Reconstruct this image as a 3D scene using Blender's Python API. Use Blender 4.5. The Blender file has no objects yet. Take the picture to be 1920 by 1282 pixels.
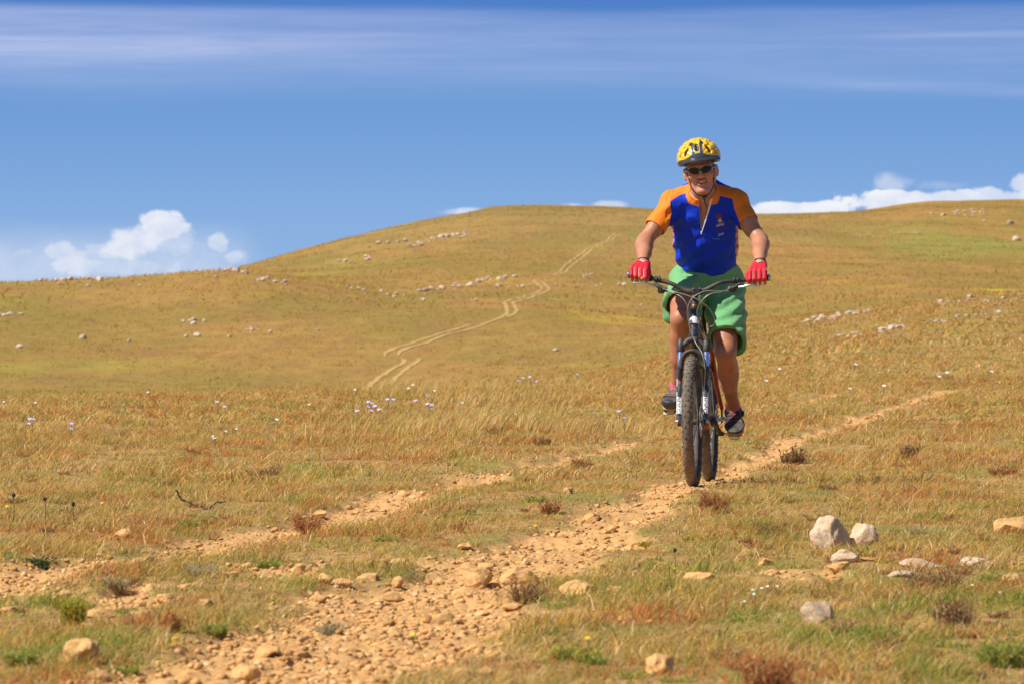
import bpy, bmesh, math, random
import numpy as np
from mathutils import Vector, Matrix, Euler
from mathutils.bvhtree import BVHTree

random.seed(7)
RNG = np.random.default_rng(11)
scene = bpy.context.scene
COL = scene.collection

# ------------------------------------------------------------------ helpers
def link(o, parent=None):
    COL.objects.link(o)
    if parent is not None:
        o.parent = parent
    return o

def tag(o, label=None, cat=None, group=None, kind=None):
    if label: o['label'] = label
    if cat: o['category'] = cat
    if group: o['group'] = group
    if kind: o['kind'] = kind
    return o

def empty(name, loc=(0, 0, 0)):
    o = bpy.data.objects.new(name, None)
    o.empty_display_size = 0.1
    o.location = loc
    return link(o)

def obj(name, me, mat=None, parent=None):
    o = bpy.data.objects.new(name, me)
    if mat is not None:
        for m in (mat if isinstance(mat, (list, tuple)) else [mat]):
            me.materials.append(m)
    return link(o, parent)

def mesh_np(name, V, faces_list, smooth=False, col=None, extra=None):
    """faces_list: list of int arrays (n,k)"""
    me = bpy.data.meshes.new(name)
    V = np.asarray(V, dtype=np.float32)
    me.vertices.add(len(V))
    me.vertices.foreach_set('co', V.ravel())
    nl = sum(f.size for f in faces_list)
    npoly = sum(len(f) for f in faces_list)
    me.loops.add(nl)
    me.polygons.add(npoly)
    me.loops.foreach_set('vertex_index', np.concatenate([f.ravel() for f in faces_list]).astype(np.int32))
    starts = []
    s = 0
    for f in faces_list:
        n, k = f.shape
        starts.append(s + np.arange(n) * k)
        s += n * k
    me.polygons.foreach_set('loop_start', np.concatenate(starts).astype(np.int32))
    me.update(calc_edges=True)
    if smooth:
        me.shade_smooth()
    if col is not None:
        a = me.color_attributes.new('col', 'FLOAT_COLOR', 'POINT')
        c = np.ones((len(V), 4), dtype=np.float32)
        c[:, :3] = col
        a.data.foreach_set('color', c.ravel())
    if extra:
        for k, v in extra.items():
            a = me.attributes.new(k, 'FLOAT', 'POINT')
            a.data.foreach_set('value', np.asarray(v, dtype=np.float32).ravel())
    return me

def bm_mesh(name, bm, smooth=True):
    me = bpy.data.meshes.new(name)
    bm.normal_update()
    bm.to_mesh(me)
    bm.free()
    if smooth:
        me.shade_smooth()
    return me

# ------------------------------------------------------------------ numpy noise
def _hash(ix, iy, seed):
    n = (ix.astype(np.int64) * 374761393 + iy.astype(np.int64) * 668265263 + seed * 974634777) & 0x7fffffff
    n = ((n ^ (n >> 13)) * 1274126177) & 0x7fffffff
    n = (n ^ (n >> 16)) & 0xffffff
    return n / float(0xffffff)

def vnoise(x, y, seed=0):
    x = np.asarray(x, dtype=np.float64); y = np.asarray(y, dtype=np.float64)
    ix = np.floor(x); iy = np.floor(y)
    fx = x - ix; fy = y - iy
    fx = fx * fx * (3 - 2 * fx); fy = fy * fy * (3 - 2 * fy)
    a = _hash(ix, iy, seed); b = _hash(ix + 1, iy, seed)
    c = _hash(ix, iy + 1, seed); d = _hash(ix + 1, iy + 1, seed)
    return (a * (1 - fx) + b * fx) * (1 - fy) + (c * (1 - fx) + d * fx) * fy

def fbm(x, y, seed=0, oct=4):
    s = 0; a = 0.5; t = 0
    for i in range(oct):
        s = s + a * vnoise(x * 2 ** i + 17.3 * i, y * 2 ** i - 9.1 * i, seed + i * 31)
        t += a; a *= 0.5
    return s / t            # 0..1

def sstep(a, b, x):
    t = np.clip((x - a) / (b - a), 0, 1)
    return t * t * (3 - 2 * t)

# ------------------------------------------------------------------ materials
class NT:
    def __init__(self, tree):
        self.t = tree; self.n = tree.nodes; self.l = tree.links
    def node(self, typ, **kw):
        n = self.n.new(typ)
        for k, v in kw.items():
            setattr(n, k, v)
        return n
    def put(self, sock, v):
        if isinstance(v, bpy.types.NodeSocket):
            self.l.new(v, sock)
        else:
            if hasattr(sock, 'default_value'):
                try:
                    sock.default_value = v
                except Exception:
                    sock.default_value = (*v, 1.0)
    def math(self, op, a, b=None, c=None, clamp=False):
        n = self.node('ShaderNodeMath', operation=op, use_clamp=clamp)
        self.put(n.inputs[0], a)
        if b is not None: self.put(n.inputs[1], b)
        if c is not None: self.put(n.inputs[2], c)
        return n.outputs[0]
    def mix(self, fac, a, b, blend='MIX'):
        n = self.node('ShaderNodeMix', data_type='RGBA', blend_type=blend)
        self.put(n.inputs[0], fac)
        self.put(n.inputs[6], (*a, 1.0) if isinstance(a, tuple) and len(a) == 3 else a)
        self.put(n.inputs[7], (*b, 1.0) if isinstance(b, tuple) and len(b) == 3 else b)
        return n.outputs[2]
    def noise(self, vec, scale, detail=4, rough=0.55, dist=0.0):
        n = self.node('ShaderNodeTexNoise')
        if vec is not None: self.put(n.inputs['Vector'], vec)
        n.inputs['Scale'].default_value = scale
        n.inputs['Detail'].default_value = detail
        n.inputs['Roughness'].default_value = rough
        n.inputs['Distortion'].default_value = dist
        return n.outputs[0]
    def map(self, vec, scale=(1, 1, 1), loc=(0, 0, 0)):
        n = self.node('ShaderNodeMapping')
        self.put(n.inputs[0], vec)
        n.inputs['Scale'].default_value = scale
        n.inputs['Location'].default_value = loc
        return n.outputs[0]
    def rng(self, v, a, b, c=0.0, d=1.0, smooth=True):
        n = self.node('ShaderNodeMapRange', interpolation_type='SMOOTHSTEP' if smooth else 'LINEAR')
        self.put(n.inputs[0], v)
        for i, q in enumerate((a, b, c, d)):
            self.put(n.inputs[i + 1], q)
        return n.outputs[0]
    def attr(self, name, out='Color'):
        n = self.node('ShaderNodeAttribute', attribute_name=name)
        return n.outputs[out]
    def bump(self, h, strength, dist):
        n = self.node('ShaderNodeBump')
        self.put(n.inputs['Height'], h)
        n.inputs['Strength'].default_value = strength
        n.inputs['Distance'].default_value = dist
        return n.outputs[0]

def new_mat(name):
    m = bpy.data.materials.new(name)
    m.use_nodes = True
    nt = NT(m.node_tree)
    b = m.node_tree.nodes['Principled BSDF']
    return m, nt, b

def simple(name, color, rough=0.5, metal=0.0, var=0.12, vscale=30.0, bump=0.0, bscale=200.0, bdist=0.001,
           spec=0.5, dust=0.0, dustcol=(0.42, 0.30, 0.18), sss=0.0, coat=0.0, attr=None, sheen=0.0):
    m, nt, b = new_mat(name)
    tc = nt.node('ShaderNodeTexCoord').outputs['Object']
    base = nt.attr(attr) if attr else (*color, 1.0)
    n = nt.noise(tc, vscale, 4)
    dark = nt.mix(1.0, base, (1 - var, 1 - var, 1 - var), 'MULTIPLY')
    c = nt.mix(n, dark, base)
    if dust > 0:
        n2 = nt.noise(tc, 18.0, 5, 0.65)
        f = nt.math('MULTIPLY', nt.rng(n2, 0.4, 0.65), dust)
        c = nt.mix(f, c, dustcol)
        r = nt.rng(f, 0, 1, rough, 0.9, False)
        nt.put(b.inputs['Roughness'], r)
    else:
        b.inputs['Roughness'].default_value = rough
    nt.put(b.inputs['Base Color'], c)
    b.inputs['Metallic'].default_value = metal
    b.inputs['Specular IOR Level'].default_value = spec
    if coat: b.inputs['Coat Weight'].default_value = coat
    if sheen:
        b.inputs['Sheen Weight'].default_value = sheen
    if sss:
        b.inputs['Subsurface Weight'].default_value = sss
        b.inputs['Subsurface Radius'].default_value = (0.01, 0.004, 0.002)
        b.inputs['Subsurface Scale'].default_value = 0.6
    if bump:
        h = nt.noise(tc, bscale, 3)
        nt.put(b.inputs['Normal'], nt.bump(h, bump, bdist))
    return m

# ------------------------------------------------------------------ camera
FPX = 8000.0                       # focal length in pixels of a 1920 wide frame
CAMZ = 0.85
cam_d = bpy.data.cameras.new('camera')
cam_d.lens = FPX / 1920.0 * 36.0
cam_d.sensor_width = 36.0
cam_d.clip_start = 0.1
cam_d.clip_end = 20000
cam_d.dof.use_dof = True
cam_d.dof.focus_distance = 21.9
cam_d.dof.aperture_fstop = 13.0
cam = link(bpy.data.objects.new('camera', cam_d))
cam.location = (0, 0, CAMZ)
PITCH = math.atan2(641 - 599, FPX)
cam.rotation_euler = (math.radians(90) - PITCH, 0, 0)
scene.camera = cam
CAMPOS = Vector((0, 0, CAMZ))
CAMROT = cam.rotation_euler.to_matrix()
def ray(px, row):
    return (CAMROT @ Vector(((px - 960) / FPX, -(row - 641) / FPX, -1.0))).normalized()

# ------------------------------------------------------------------ terrain
# survey of the slope: for each bearing, (distance, apparent height row) pairs
N0 = [(2.0, None), (9.0, None), (21.7, None)]
COLS = {
 -500: [(45, 752), (60, 766), (150, 790), (300, 738), (350, 682), (430, 600), (540, 548), (720, 575), (1200, 575), (2500, 600)],
 0:    [(45, 752), (60, 766), (150, 790), (300, 735), (350, 680), (430, 600), (520, 531), (700, 560), (1200, 560), (2500, 600)],
 220:  [(45, 751), (60, 765), (150, 790), (300, 735), (350, 680), (430, 598), (520, 521), (700, 545), (1200, 550), (2500, 600)],
 440:  [(45, 748), (60, 762), (150, 785), (300, 735), (350, 678), (430, 592), (530, 505), (640, 520), (1100, 512), (2500, 590)],
 600:  [(47, 742), (62, 757), (150, 780), (300, 735), (350, 676), (430, 592), (540, 532), (640, 528), (850, 500), (1100, 462), (2500, 590)],
 760:  [(50, 735), (65, 748), (150, 770), (300, 730), (350, 675), (430, 590), (560, 552), (700, 515), (900, 465), (1120, 425), (2500, 580)],
 940:  [(54, 724), (70, 733), (150, 745), (290, 722), (350, 672), (430, 590), (560, 552), (800, 480), (1150, 391), (1400, 400), (2500, 560)],
 1160: [(60, 712), (80, 706), (140, 690), (210, 705), (300, 690), (430, 605), (560, 560), (800, 482), (1150, 393), (1400, 402), (2500, 560)],
 1300: [(48, 738), (75, 700), (120, 665), (155, 652), (230, 664), (430, 612), (560, 565), (800, 490), (1150, 398), (1400, 405), (2500, 560)],
 1450: [(48, 738), (75, 698), (115, 650), (160, 615), (230, 625), (430, 598), (560, 565), (800, 490), (1170, 406), (1400, 412), (2500, 560)],
 1600: [(47, 738), (70, 695), (110, 640), (165, 590), (230, 600), (430, 582), (560, 556), (800, 495), (1200, 402), (1450, 408), (2500, 560)],
 1750: [(46, 738), (68, 695), (105, 635), (168, 568), (230, 580), (430, 572), (600, 540), (850, 480), (1300, 383), (1500, 392), (2500, 560)],
 1920: [(45, 738), (66, 695), (102, 632), (172, 552), (230, 562), (430, 566), (600, 545), (900, 470), (1300, 379), (1500, 388), (2500, 560)],
 2400: [(45, 738), (66, 695), (102, 632), (180, 540), (230, 550), (430, 560), (600, 540), (900, 465), (1300, 374), (1500, 384), (2500, 560)],
}
def pchip(xk, yk, x):
    xk = np.array(xk, float); yk = np.array(yk, float)
    h = np.diff(xk); d = np.diff(yk) / h
    m = np.zeros_like(yk)
    for i in range(1, len(xk) - 1):
        if d[i - 1] * d[i] > 0:
            w1 = 2 * h[i] + h[i - 1]; w2 = h[i] + 2 * h[i - 1]
            m[i] = (w1 + w2) / (w1 / d[i - 1] + w2 / d[i])
    m[0] = d[0]; m[-1] = d[-1]
    i = np.clip(np.searchsorted(xk, x) - 1, 0, len(xk) - 2)
    t = np.clip((x - xk[i]) / h[i], 0, 1)
    return ((2*t**3 - 3*t**2 + 1) * yk[i] + (t**3 - 2*t**2 + t) * h[i] * m[i]
            + (-2*t**3 + 3*t**2) * yk[i+1] + (t**3 - t**2) * h[i] * m[i+1])
LR0, LR1, NLR = math.log(1.5), math.log(6000.0), 900
lr_grid = np.linspace(LR0, LR1, NLR)
ck = sorted(COLS)
tab = []
for c in ck:
    xs = [math.log(1.5), math.log(9), math.log(21.7)]
    zs = [0.06, 0.03, 0.0]
    for D, row in COLS[c]:
        xs.append(math.log(D)); zs.append(CAMZ + (599 - row) / FPX * D)
    xs.append(math.log(6000.0)); zs.append(zs[-1] - 30)
    tab.append(pchip(xs, zs, lr_grid))
tab = np.array(tab)
PX0, PX1, NPX = -500, 2400, 291
pxg = np.linspace(PX0, PX1, NPX)
TAB = np.array([pchip(ck, tab[:, j], pxg) for j in range(NLR)]).T      # (NPX, NLR)
# soften the seams between bearings
ker = np.exp(-0.5 * (np.arange(-6, 7) / 2.5) ** 2); ker /= ker.sum()
TABp = np.pad(TAB, ((6, 6), (0, 0)), mode='edge')
TAB = sum(ker[i] * TABp[i:i + NPX] for i in range(13))

def W(px, row):                     # point of the near, flat field
    y = CAMZ * FPX / (row - 599.0)
    return ((px - 960) / FPX * y, y)
RUT_R = [W(*p) for p in [(300, 1400), (480, 1300), (660, 1200), (800, 1120), (960, 1058), (1130, 985), (1296, 914), (1400, 868), (1480, 838), (1600, 793), (1700, 760), (1780, 738)]]
RUT_L = [W(*p) for p in [(-330, 1190), (-60, 1118), (120, 1075), (300, 1032), (430, 1006), (560, 982), (700, 948), (820, 918), (940, 888), (1060, 862), (1180, 836), (1300, 806), (1420, 776), (1520, 752), (1580, 740)]]
def seg_dist(x, y, pts):
    best = np.full(np.shape(x), 1e9); tpar = np.zeros(np.shape(x))
    for i in range(len(pts) - 1):
        ax, ay = pts[i]; bx, by = pts[i + 1]
        dx, dy = bx - ax, by - ay
        L2 = dx * dx + dy * dy
        t = np.clip(((x - ax) * dx + (y - ay) * dy) / L2, 0, 1)
        d = np.hypot(x - ax - t * dx, y - ay - t * dy)
        m = d < best
        best = np.where(m, d, best)
        tpar = np.where(m, ay + t * dy, tpar)
    return best, tpar
def dirt_mask(x, y):
    x = np.asarray(x, float); y = np.asarray(y, float)
    dr, yr = seg_dist(x, y, RUT_R)
    dl, yl = seg_dist(x, y, RUT_L)
    n = fbm(x * 1.6, y * 1.1, 5, 4) - 0.5
    n2 = fbm(x * 7, y * 5, 9, 3) - 0.5
    wr = np.interp(yr, [8, 12, 14, 18, 22, 30, 50], [0.36, 0.35, 0.30, 0.22, 0.17, 0.12, 0.14])
    wl = np.interp(yl, [10, 14, 20, 26, 34, 50], [0.19, 0.18, 0.14, 0.10, 0.08, 0.10])
    mr = 1 - sstep(wr * 0.7, wr * 1.25, dr + n * 0.34 + n2 * 0.22)
    ml = 1 - sstep(wl * 0.6, wl * 1.5, dl + n * 0.20 + n2 * 0.16)
    # bare stony patches left of the right hand rut in the foreground
    px = 960 + FPX * x / np.maximum(y, 1); row = 599 + FPX * CAMZ / np.maximum(y, 1)
    zone = sstep(11.5, 12.5, y) * (1 - sstep(14.8, 16.0, y)) * sstep(-1.7, -1.3, x) * (1 - sstep(0.2, 0.7, x))
    mp = zone * sstep(0.535, 0.62, fbm(x * 2.3, y * 1.2, 77, 4) + 0.3 * n2) * 0.9
    zone2 = sstep(12.0, 12.8, y) * (1 - sstep(14.8, 15.5, y)) * sstep(0.7, 0.9, x)
    mp2 = zone2 * sstep(0.54, 0.62, fbm(x * 2.1, y * 1.2, 47, 4) + 0.3 * n2) * 0.75
    fade = 1 - sstep(46, 54, y)
    return np.maximum(np.maximum(mr, ml), np.maximum(mp, mp2)) * fade

def base_height(x, y):
    x = np.asarray(x, float); y = np.asarray(y, float)
    r = np.hypot(x, y)
    a = np.arctan2(x, y)
    px = np.where(np.abs(a) < 1.2, 960 + FPX * np.tan(np.clip(a, -1.2, 1.2)), np.where(a > 0, 1e5, -1e5))
    fp = np.clip((px - PX0) / (PX1 - PX0) * (NPX - 1), 0, NPX - 1.001)
    fl = np.clip((np.log(np.maximum(r, 1.5)) - LR0) / (LR1 - LR0) * (NLR - 1), 0, NLR - 1.001)
    i = fp.astype(int); j = fl.astype(int); u = fp - i; v = fl - j
    return (TAB[i, j] * (1 - u) + TAB[i + 1, j] * u) * (1 - v) + (TAB[i, j + 1] * (1 - u) + TAB[i + 1, j + 1] * u) * v

BX, BY = (1300 - 960) / FPX * 21.7, 21.7       # where the front tyre stands
def height(x, y, dm=None):
    z = base_height(x, y)
    r = np.hypot(x, y)
    near = 1 - sstep(60, 120, r)
    z = z + near * (0.10 * (fbm(x * 0.5, y * 0.35, 3, 3) - 0.5) + 0.05 * (fbm(x * 2.2, y * 2.2, 4, 3) - 0.5))
    mid = sstep(80, 200, r)
    z = z + mid * ((fbm(x / 45.0, y / 45.0, 21, 4) - 0.5) * 1.0 + (fbm(x / 9.0, y / 9.0, 22, 3) - 0.5) * 0.35)
    z = z + sstep(500, 900, r) * (fbm(x / 30.0, y / 30.0, 23, 4) - 0.5) * 2.2
    if dm is None: dm = dirt_mask(x, y)
    z = z - dm * 0.035 + dm * near * (0.05 * (fbm(x * 7, y * 7, 41, 3) - 0.5) + 0.03 * (np.abs(vnoise(x * 19, y * 19, 43) - 0.5)))
    # level strip under the bicycle
    dx = x - BX; dy = y - BY
    u = dx * 0.1236 + dy * 0.9923; w = dx * 0.9923 - dy * 0.1236
    k = (1 - sstep(0.12, 0.45, np.abs(w))) * (1 - sstep(0.15, 0.7, np.maximum(-u, u - 1.1)))
    return z * (1 - k) + k * (-0.013 * np.clip(u, -1, 2) + 0.004 + 0.010 * (fbm(x * 9, y * 9, 41, 3) - 0.5))

def ground_hit(px, row, dmin=8.0, dmax=1600.0, n=2400):
    """first point of the ground seen in that direction"""
    d = ray(px, row)
    t = np.exp(np.linspace(math.log(dmin), math.log(dmax), n))
    s = t / math.hypot(d.x, d.y)
    X = d.x * s; Y = d.y * s; Z = CAMZ + d.z * s
    H = height(X, Y)
    below = np.nonzero(Z <= H)[0]
    if len(below) == 0 or below[0] == 0:
        return None
    i = below[0]
    f = (Z[i-1] - H[i-1]) / ((Z[i-1] - H[i-1]) - (Z[i] - H[i]) + 1e-9)
    return Vector((X[i-1] + f * (X[i] - X[i-1]), Y[i-1] + f * (Y[i] - Y[i-1]), H[i-1] + f * (H[i] - H[i-1])))

def build_ground():
    a_in = np.arctan((np.arange(-260, 2181, 5) - 960) / FPX)
    side = np.radians(np.array([11, 13, 16, 20, 26, 34, 45, 60, 80, 100, 120, 140, 160]))
    ang = np.concatenate([-side[::-1], a_in, side, [math.pi]])
    r = np.concatenate([[1.5, 3, 5, 7], np.exp(np.linspace(math.log(8), math.log(62), 640)),
                        np.exp(np.linspace(math.log(62.5), math.log(1700), 420)), [2200, 3000, 4500, 6000]])
    A, R = np.meshgrid(ang, r, indexing='ij')
    X = R * np.sin(A); Y = R * np.cos(A)
    dm = dirt_mask(X, Y)
    Z = height(X, Y, dm)
    na, nr = A.shape
    V = np.stack([X, Y, Z], -1).reshape(-1, 3)
    V = np.concatenate([V, [[0, 0, float(height(0.0, 0.01))]]])
    dmv = np.concatenate([dm.ravel(), [0]])
    i = np.arange(na)[:, None]; j = np.arange(nr - 1)[None, :]
    i2 = (i + 1) % na
    q = np.stack([i * nr + j + 0 * i, i * nr + j + 1, i2 * nr + j + 1, i2 * nr + j], -1).reshape(-1, 4)
    ii = np.arange(na)
    t = np.stack([np.full(na, len(V) - 1), ii * nr, ((ii + 1) % na) * nr], -1)
    me = mesh_np('ground', V, [q, t], smooth=True, extra={'dirt': dmv})
    return me

m, nt, b = new_mat('dry_grassland')
pos = nt.node('ShaderNodeNewGeometry').outputs['Position']
camd = nt.node('ShaderNodeVectorMath', operation='LENGTH'); nt.l.new(pos, camd.inputs[0])
dist = camd.outputs['Value']
far = nt.rng(dist, 60, 160)
flat = nt.map(pos, (1.4, 0.40, 0))
nA = nt.noise(flat, 0.022, 5, 0.6)             # 45 m patches
nB = nt.noise(nt.map(pos, (1.3, 0.35, 0), (31, 7, 0)), 0.10, 5, 0.65)
nC = nt.noise(nt.map(pos, (1, 0.22, 0), (3, 70, 0)), 0.9, 6, 0.7)
nD = nt.noise(nt.map(pos, (1, 0.2, 0), (13, 5, 0)), 4.0, 5, 0.7)
tan_ = (0.39, 0.226, 0.064); brown = (0.32, 0.172, 0.058); olive = (0.28, 0.202, 0.048); yellow = (0.46, 0.295, 0.048); green = (0.235, 0.21, 0.045)
c = nt.mix(nt.rng(nA, 0.40, 0.60), tan_, olive)
c = nt.mix(nt.math('MULTIPLY', nt.rng(nB, 0.50, 0.68), 0.8), c, brown)
nE = nt.noise(nt.map(pos, (1.2, 0.30, 0), (50, 90, 0)), 0.05, 5, 0.6)
c = nt.mix(nt.math('MULTIPLY', nt.rng(nE, 0.57, 0.70), 0.75), c, yellow)
nF = nt.noise(nt.map(pos, (1.3, 0.35, 0), (250, 10, 0)), 0.04, 4, 0.6)
c = nt.mix(nt.math('MULTIPLY', nt.rng(nF, 0.56, 0.72), 0.6), c, green)
c = nt.mix(nt.math('MULTIPLY', nt.rng(nC, 0.38, 0.66), 0.55), c, nt.mix(1.0, c, (0.66, 0.60, 0.50), 'MULTIPLY'))
c = nt.mix(nt.math('MULTIPLY', nt.rng(nD, 0.45, 0.75), 0.35), c, nt.mix(1.0, c, (1.35, 1.3, 1.3), 'MULTIPLY'))
def blob(px, row, D, rx, ry, colr, amt):
    global c
    cx, cy = (px - 960) / FPX * D, D
    v_ = nt.node('ShaderNodeVectorMath', operation='MULTIPLY_ADD')
    nt.l.new(pos, v_.inputs[0]); v_.inputs[1].default_value = (1 / rx, 1 / ry, 0); v_.inputs[2].default_value = (-cx / rx, -cy / ry, 0)
    l_ = nt.node('ShaderNodeVectorMath', operation='LENGTH'); nt.l.new(v_.outputs[0], l_.inputs[0])
    q_ = nt.math('SUBTRACT', l_.outputs['Value'], nt.math('MULTIPLY', nt.math('SUBTRACT', nC, 0.5), 1.2))
    q_ = nt.math('SUBTRACT', q_, nt.math('MULTIPLY', nt.math('SUBTRACT', nE, 0.5), 2.2))
    c = nt.mix(nt.math('MULTIPLY', nt.rng(q_, 1.0, 0.2, 0, 1), amt), c, colr)
blob(1790, 450, 930, 34, 140, (0.25, 0.25, 0.05), .9)
blob(1000, 420, 1050, 110, 300, (0.30, 0.215, 0.072), .5)
blob(540, 538, 560, 14, 60, (0.50, 0.34, 0.035), .7)
blob(640, 500, 800, 16, 120, (0.27, 0.24, 0.05), .55)
blob(1130, 600, 440, 9, 34, (0.50, 0.34, 0.045), .6)
blob(1870, 548, 590, 6, 22, (0.56, 0.42, 0.02), .8)
blob(200, 690, 340, 12, 16, (0.34, 0.28, 0.05), .5)
# close by: thatch and soil between the blades
th = nt.mix(nt.rng(nt.noise(pos, 25, 5, 0.7), 0.35, 0.65), (0.25, 0.145, 0.055), (0.52, 0.33, 0.12))
th = nt.mix(nt.rng(nt.noise(pos, 2.2, 4, 0.6), 0.45, 0.62), th, (0.27, 0.22, 0.06))
c = nt.mix(nt.math('MULTIPLY', far, nt.math('MULTIPLY', nt.rng(nt.noise(nt.map(pos, (1, .3, 0), (5, 8, 0)), 0.25, 5, .7), .45, .62), .45)), c, (0.26, 0.145, 0.055))
c = nt.mix(far, th, c)
soil = nt.mix(nt.rng(nt.noise(pos, 60, 5, 0.75), 0.3, 0.7), (0.50, 0.265, 0.095), (0.76, 0.44, 0.18))
soil = nt.mix(nt.math('MULTIPLY', nt.rng(nt.noise(pos, 5, 5, 0.7), 0.45, 0.7), 0.6), soil, (0.62, 0.35, 0.14))
c = nt.mix(nt.attr('dirt', 'Fac'), c, soil)
nt.put(b.inputs['Base Color'], c)
b.inputs['Roughness'].default_value = 0.95
b.inputs['Specular IOR Level'].default_value = 0.1
hb = nt.math('ADD', nt.noise(pos, 45, 6, 0.8), nt.math('MULTIPLY', nt.noise(pos, 6, 4, 0.7), 2.5))
bn = nt.node('ShaderNodeBump'); nt.l.new(hb, bn.inputs['Height'])
bn.inputs['Strength'].default_value = 0.8
nt.put(bn.inputs['Distance'], nt.rng(far, 0, 1, 0.010, 0.02, False))
nt.l.new(bn.outputs[0], b.inputs['Normal'])
MAT_GROUND = m
ground = obj('ground', build_ground(), MAT_GROUND)
tag(ground, 'golden dry grassland rising to low rounded hills', None, None, 'structure')

# ------------------------------------------------------------------ worn far track, draped just over the ground
TRACKPTS = []
def drape(name, lines, width, mat):
    Vs, Fs = [], []
    for ln in lines:
        pts = []
        ws = []
        for p in ln:
            h = ground_hit(p[0], p[1], 180, 1500)
            if h is not None: pts.append(Vector((h.x, h.y, 0)))
        dense = []
        for i in range(len(pts) - 1):
            a, b_ = pts[i], pts[i + 1]
            p0 = pts[max(i - 1, 0)]; p3 = pts[min(i + 2, len(pts) - 1)]
            n = max(2, int((b_ - a).length / 0.8))
            for k in range(n):
                t = k / n
                q = 0.5 * ((2 * a) + (-p0 + b_) * t + (2 * p0 - 5 * a + 4 * b_ - p3) * t * t + (-p0 + 3 * a - 3 * b_ + p3) * t ** 3)
                dense.append(q)
        dense.append(pts[-1])
        P = np.array([(q.x, q.y) for q in dense]); TRACKPTS.append(P)
        T = np.gradient(P, axis=0); T /= np.linalg.norm(T, axis=1)[:, None] + 1e-9
        Nn = np.stack([-T[:, 1], T[:, 0]], -1)
        n = len(P); s = np.arange(n)
        wv = width * (0.75 + 0.6 * vnoise(s * 0.35, s * 0 + 3.1, 8))
        taper = np.minimum(1, np.minimum(s / 6.0, (n - 1 - s) / 6.0) + 0.15)
        wv = wv * taper
        off = (-1, -0.4, 0.4, 1)
        base = sum(len(v) for v in Vs)
        rowsv = []
        for o_ in off:
            jag = 1 + 0.35 * (vnoise(s * 0.9, s * 0 + o_ * 9, 18) - 0.5)
            Q = P + Nn * (wv * 0.5 * o_ * jag)[:, None]
            rowsv.append(np.column_stack([Q, height(Q[:, 0], Q[:, 1]) + 0.035]))
        Vs.append(np.stack(rowsv, 1).reshape(-1, 3))
        i = np.arange(n - 1)[:, None]; k = np.arange(3)[None]
        Fs.append((base + np.stack([i * 4 + k, i * 4 + k + 1, (i + 1) * 4 + k + 1, (i + 1) * 4 + k], -1)).reshape(-1, 4))
    me = mesh_np(name, np.concatenate(Vs), Fs, smooth=True)
    return obj(name, me, mat)
m, nt, b = new_mat('worn_track_dust')
pos = nt.node('ShaderNodeNewGeometry').outputs['Position']
c = nt.mix(nt.rng(nt.noise(pos, 0.6, 5, 0.7), 0.35, 0.65), (0.50, 0.33, 0.125), (0.43, 0.275, 0.10))
nt.put(b.inputs['Base Color'], c); b.inputs['Roughness'].default_value = 0.95
b.inputs['Specular IOR Level'].default_value = 0.1
FAR = [
 [(683, 735), (700, 716), (723, 700), (742, 688), (757, 680), (757, 674), (748, 671)],
 [(722, 669), (722, 663), (733, 657), (773, 643), (813, 630), (850, 619), (890, 607)],
 [(720, 735), (735, 717), (750, 702), (768, 687), (783, 677), (786, 673), (773, 670)],
 [(747, 667), (749, 661), (757, 656), (800, 643), (833, 629), (890, 615), (917, 604), (940, 595), (951, 585), (949, 575), (946, 570), (953, 565), (983, 556), (1013, 545), (1014, 538), (1003, 530), (1001, 525)],
 [(940, 598), (958, 592), (970, 583), (965, 575), (962, 569), (975, 564), (993, 559), (1015, 551), (1030, 543), (1022, 535), (1014, 527)],
 [(1037, 517), (1053, 505), (1067, 493), (1083, 480), (1100, 467), (1127, 455), (1142, 447), (1153, 438)],
 [(1050, 515), (1066, 504), (1080, 493), (1096, 480), (1110, 467), (1133, 455), (1152, 446), (1163, 439)],
]
tag(drape('path', FAR, 0.42, m), 'worn twin wheel track winding up the far hill', None, None, 'structure')
# ------------------------------------------------------------------ sky and sun
SUN_EL = math.radians(50); SUN_AZ = math.radians(-111)   # azimuth from +Y, clockwise positive: left and a little behind the camera
sd = Vector((math.sin(SUN_AZ) * math.cos(SUN_EL), math.cos(SUN_AZ) * math.cos(SUN_EL), math.sin(SUN_EL)))
sl = bpy.data.lights.new('sun', 'SUN')
sl.energy = 5.0; sl.angle = math.radians(0.53); sl.color = (1.0, 0.945, 0.86)
so = link(bpy.data.objects.new('sun', sl))
so.rotation_euler = sd.to_track_quat('Z', 'Y').to_euler()
so.location = (-20, -20, 40)

world = bpy.data.worlds.new('World')
scene.world = world
world.use_nodes = True
wt = NT(world.node_tree)
bg = world.node_tree.nodes['Background']
sky = wt.node('ShaderNodeTexSky', sky_type='NISHITA')
sky.sun_disc = False
sky.sun_elevation = SUN_EL
sky.sun_rotation = SUN_AZ
sky.air_density = 1.0; sky.dust_density = 0.3; sky.ozone_density = 3.0; sky.altitude = 1800
g = wt.node('ShaderNodeTexCoord').outputs['Generated']
sx = wt.node('ShaderNodeSeparateXYZ'); wt.l.new(g, sx.inputs[0])
X, Y, Z = sx.outputs
az = wt.math('ARCTAN2', X, Y)
el = wt.math('ARCSINE', Z)
def A(px): return (px - 960) / FPX
def E(row): return (599 - row) / FPX
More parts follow.
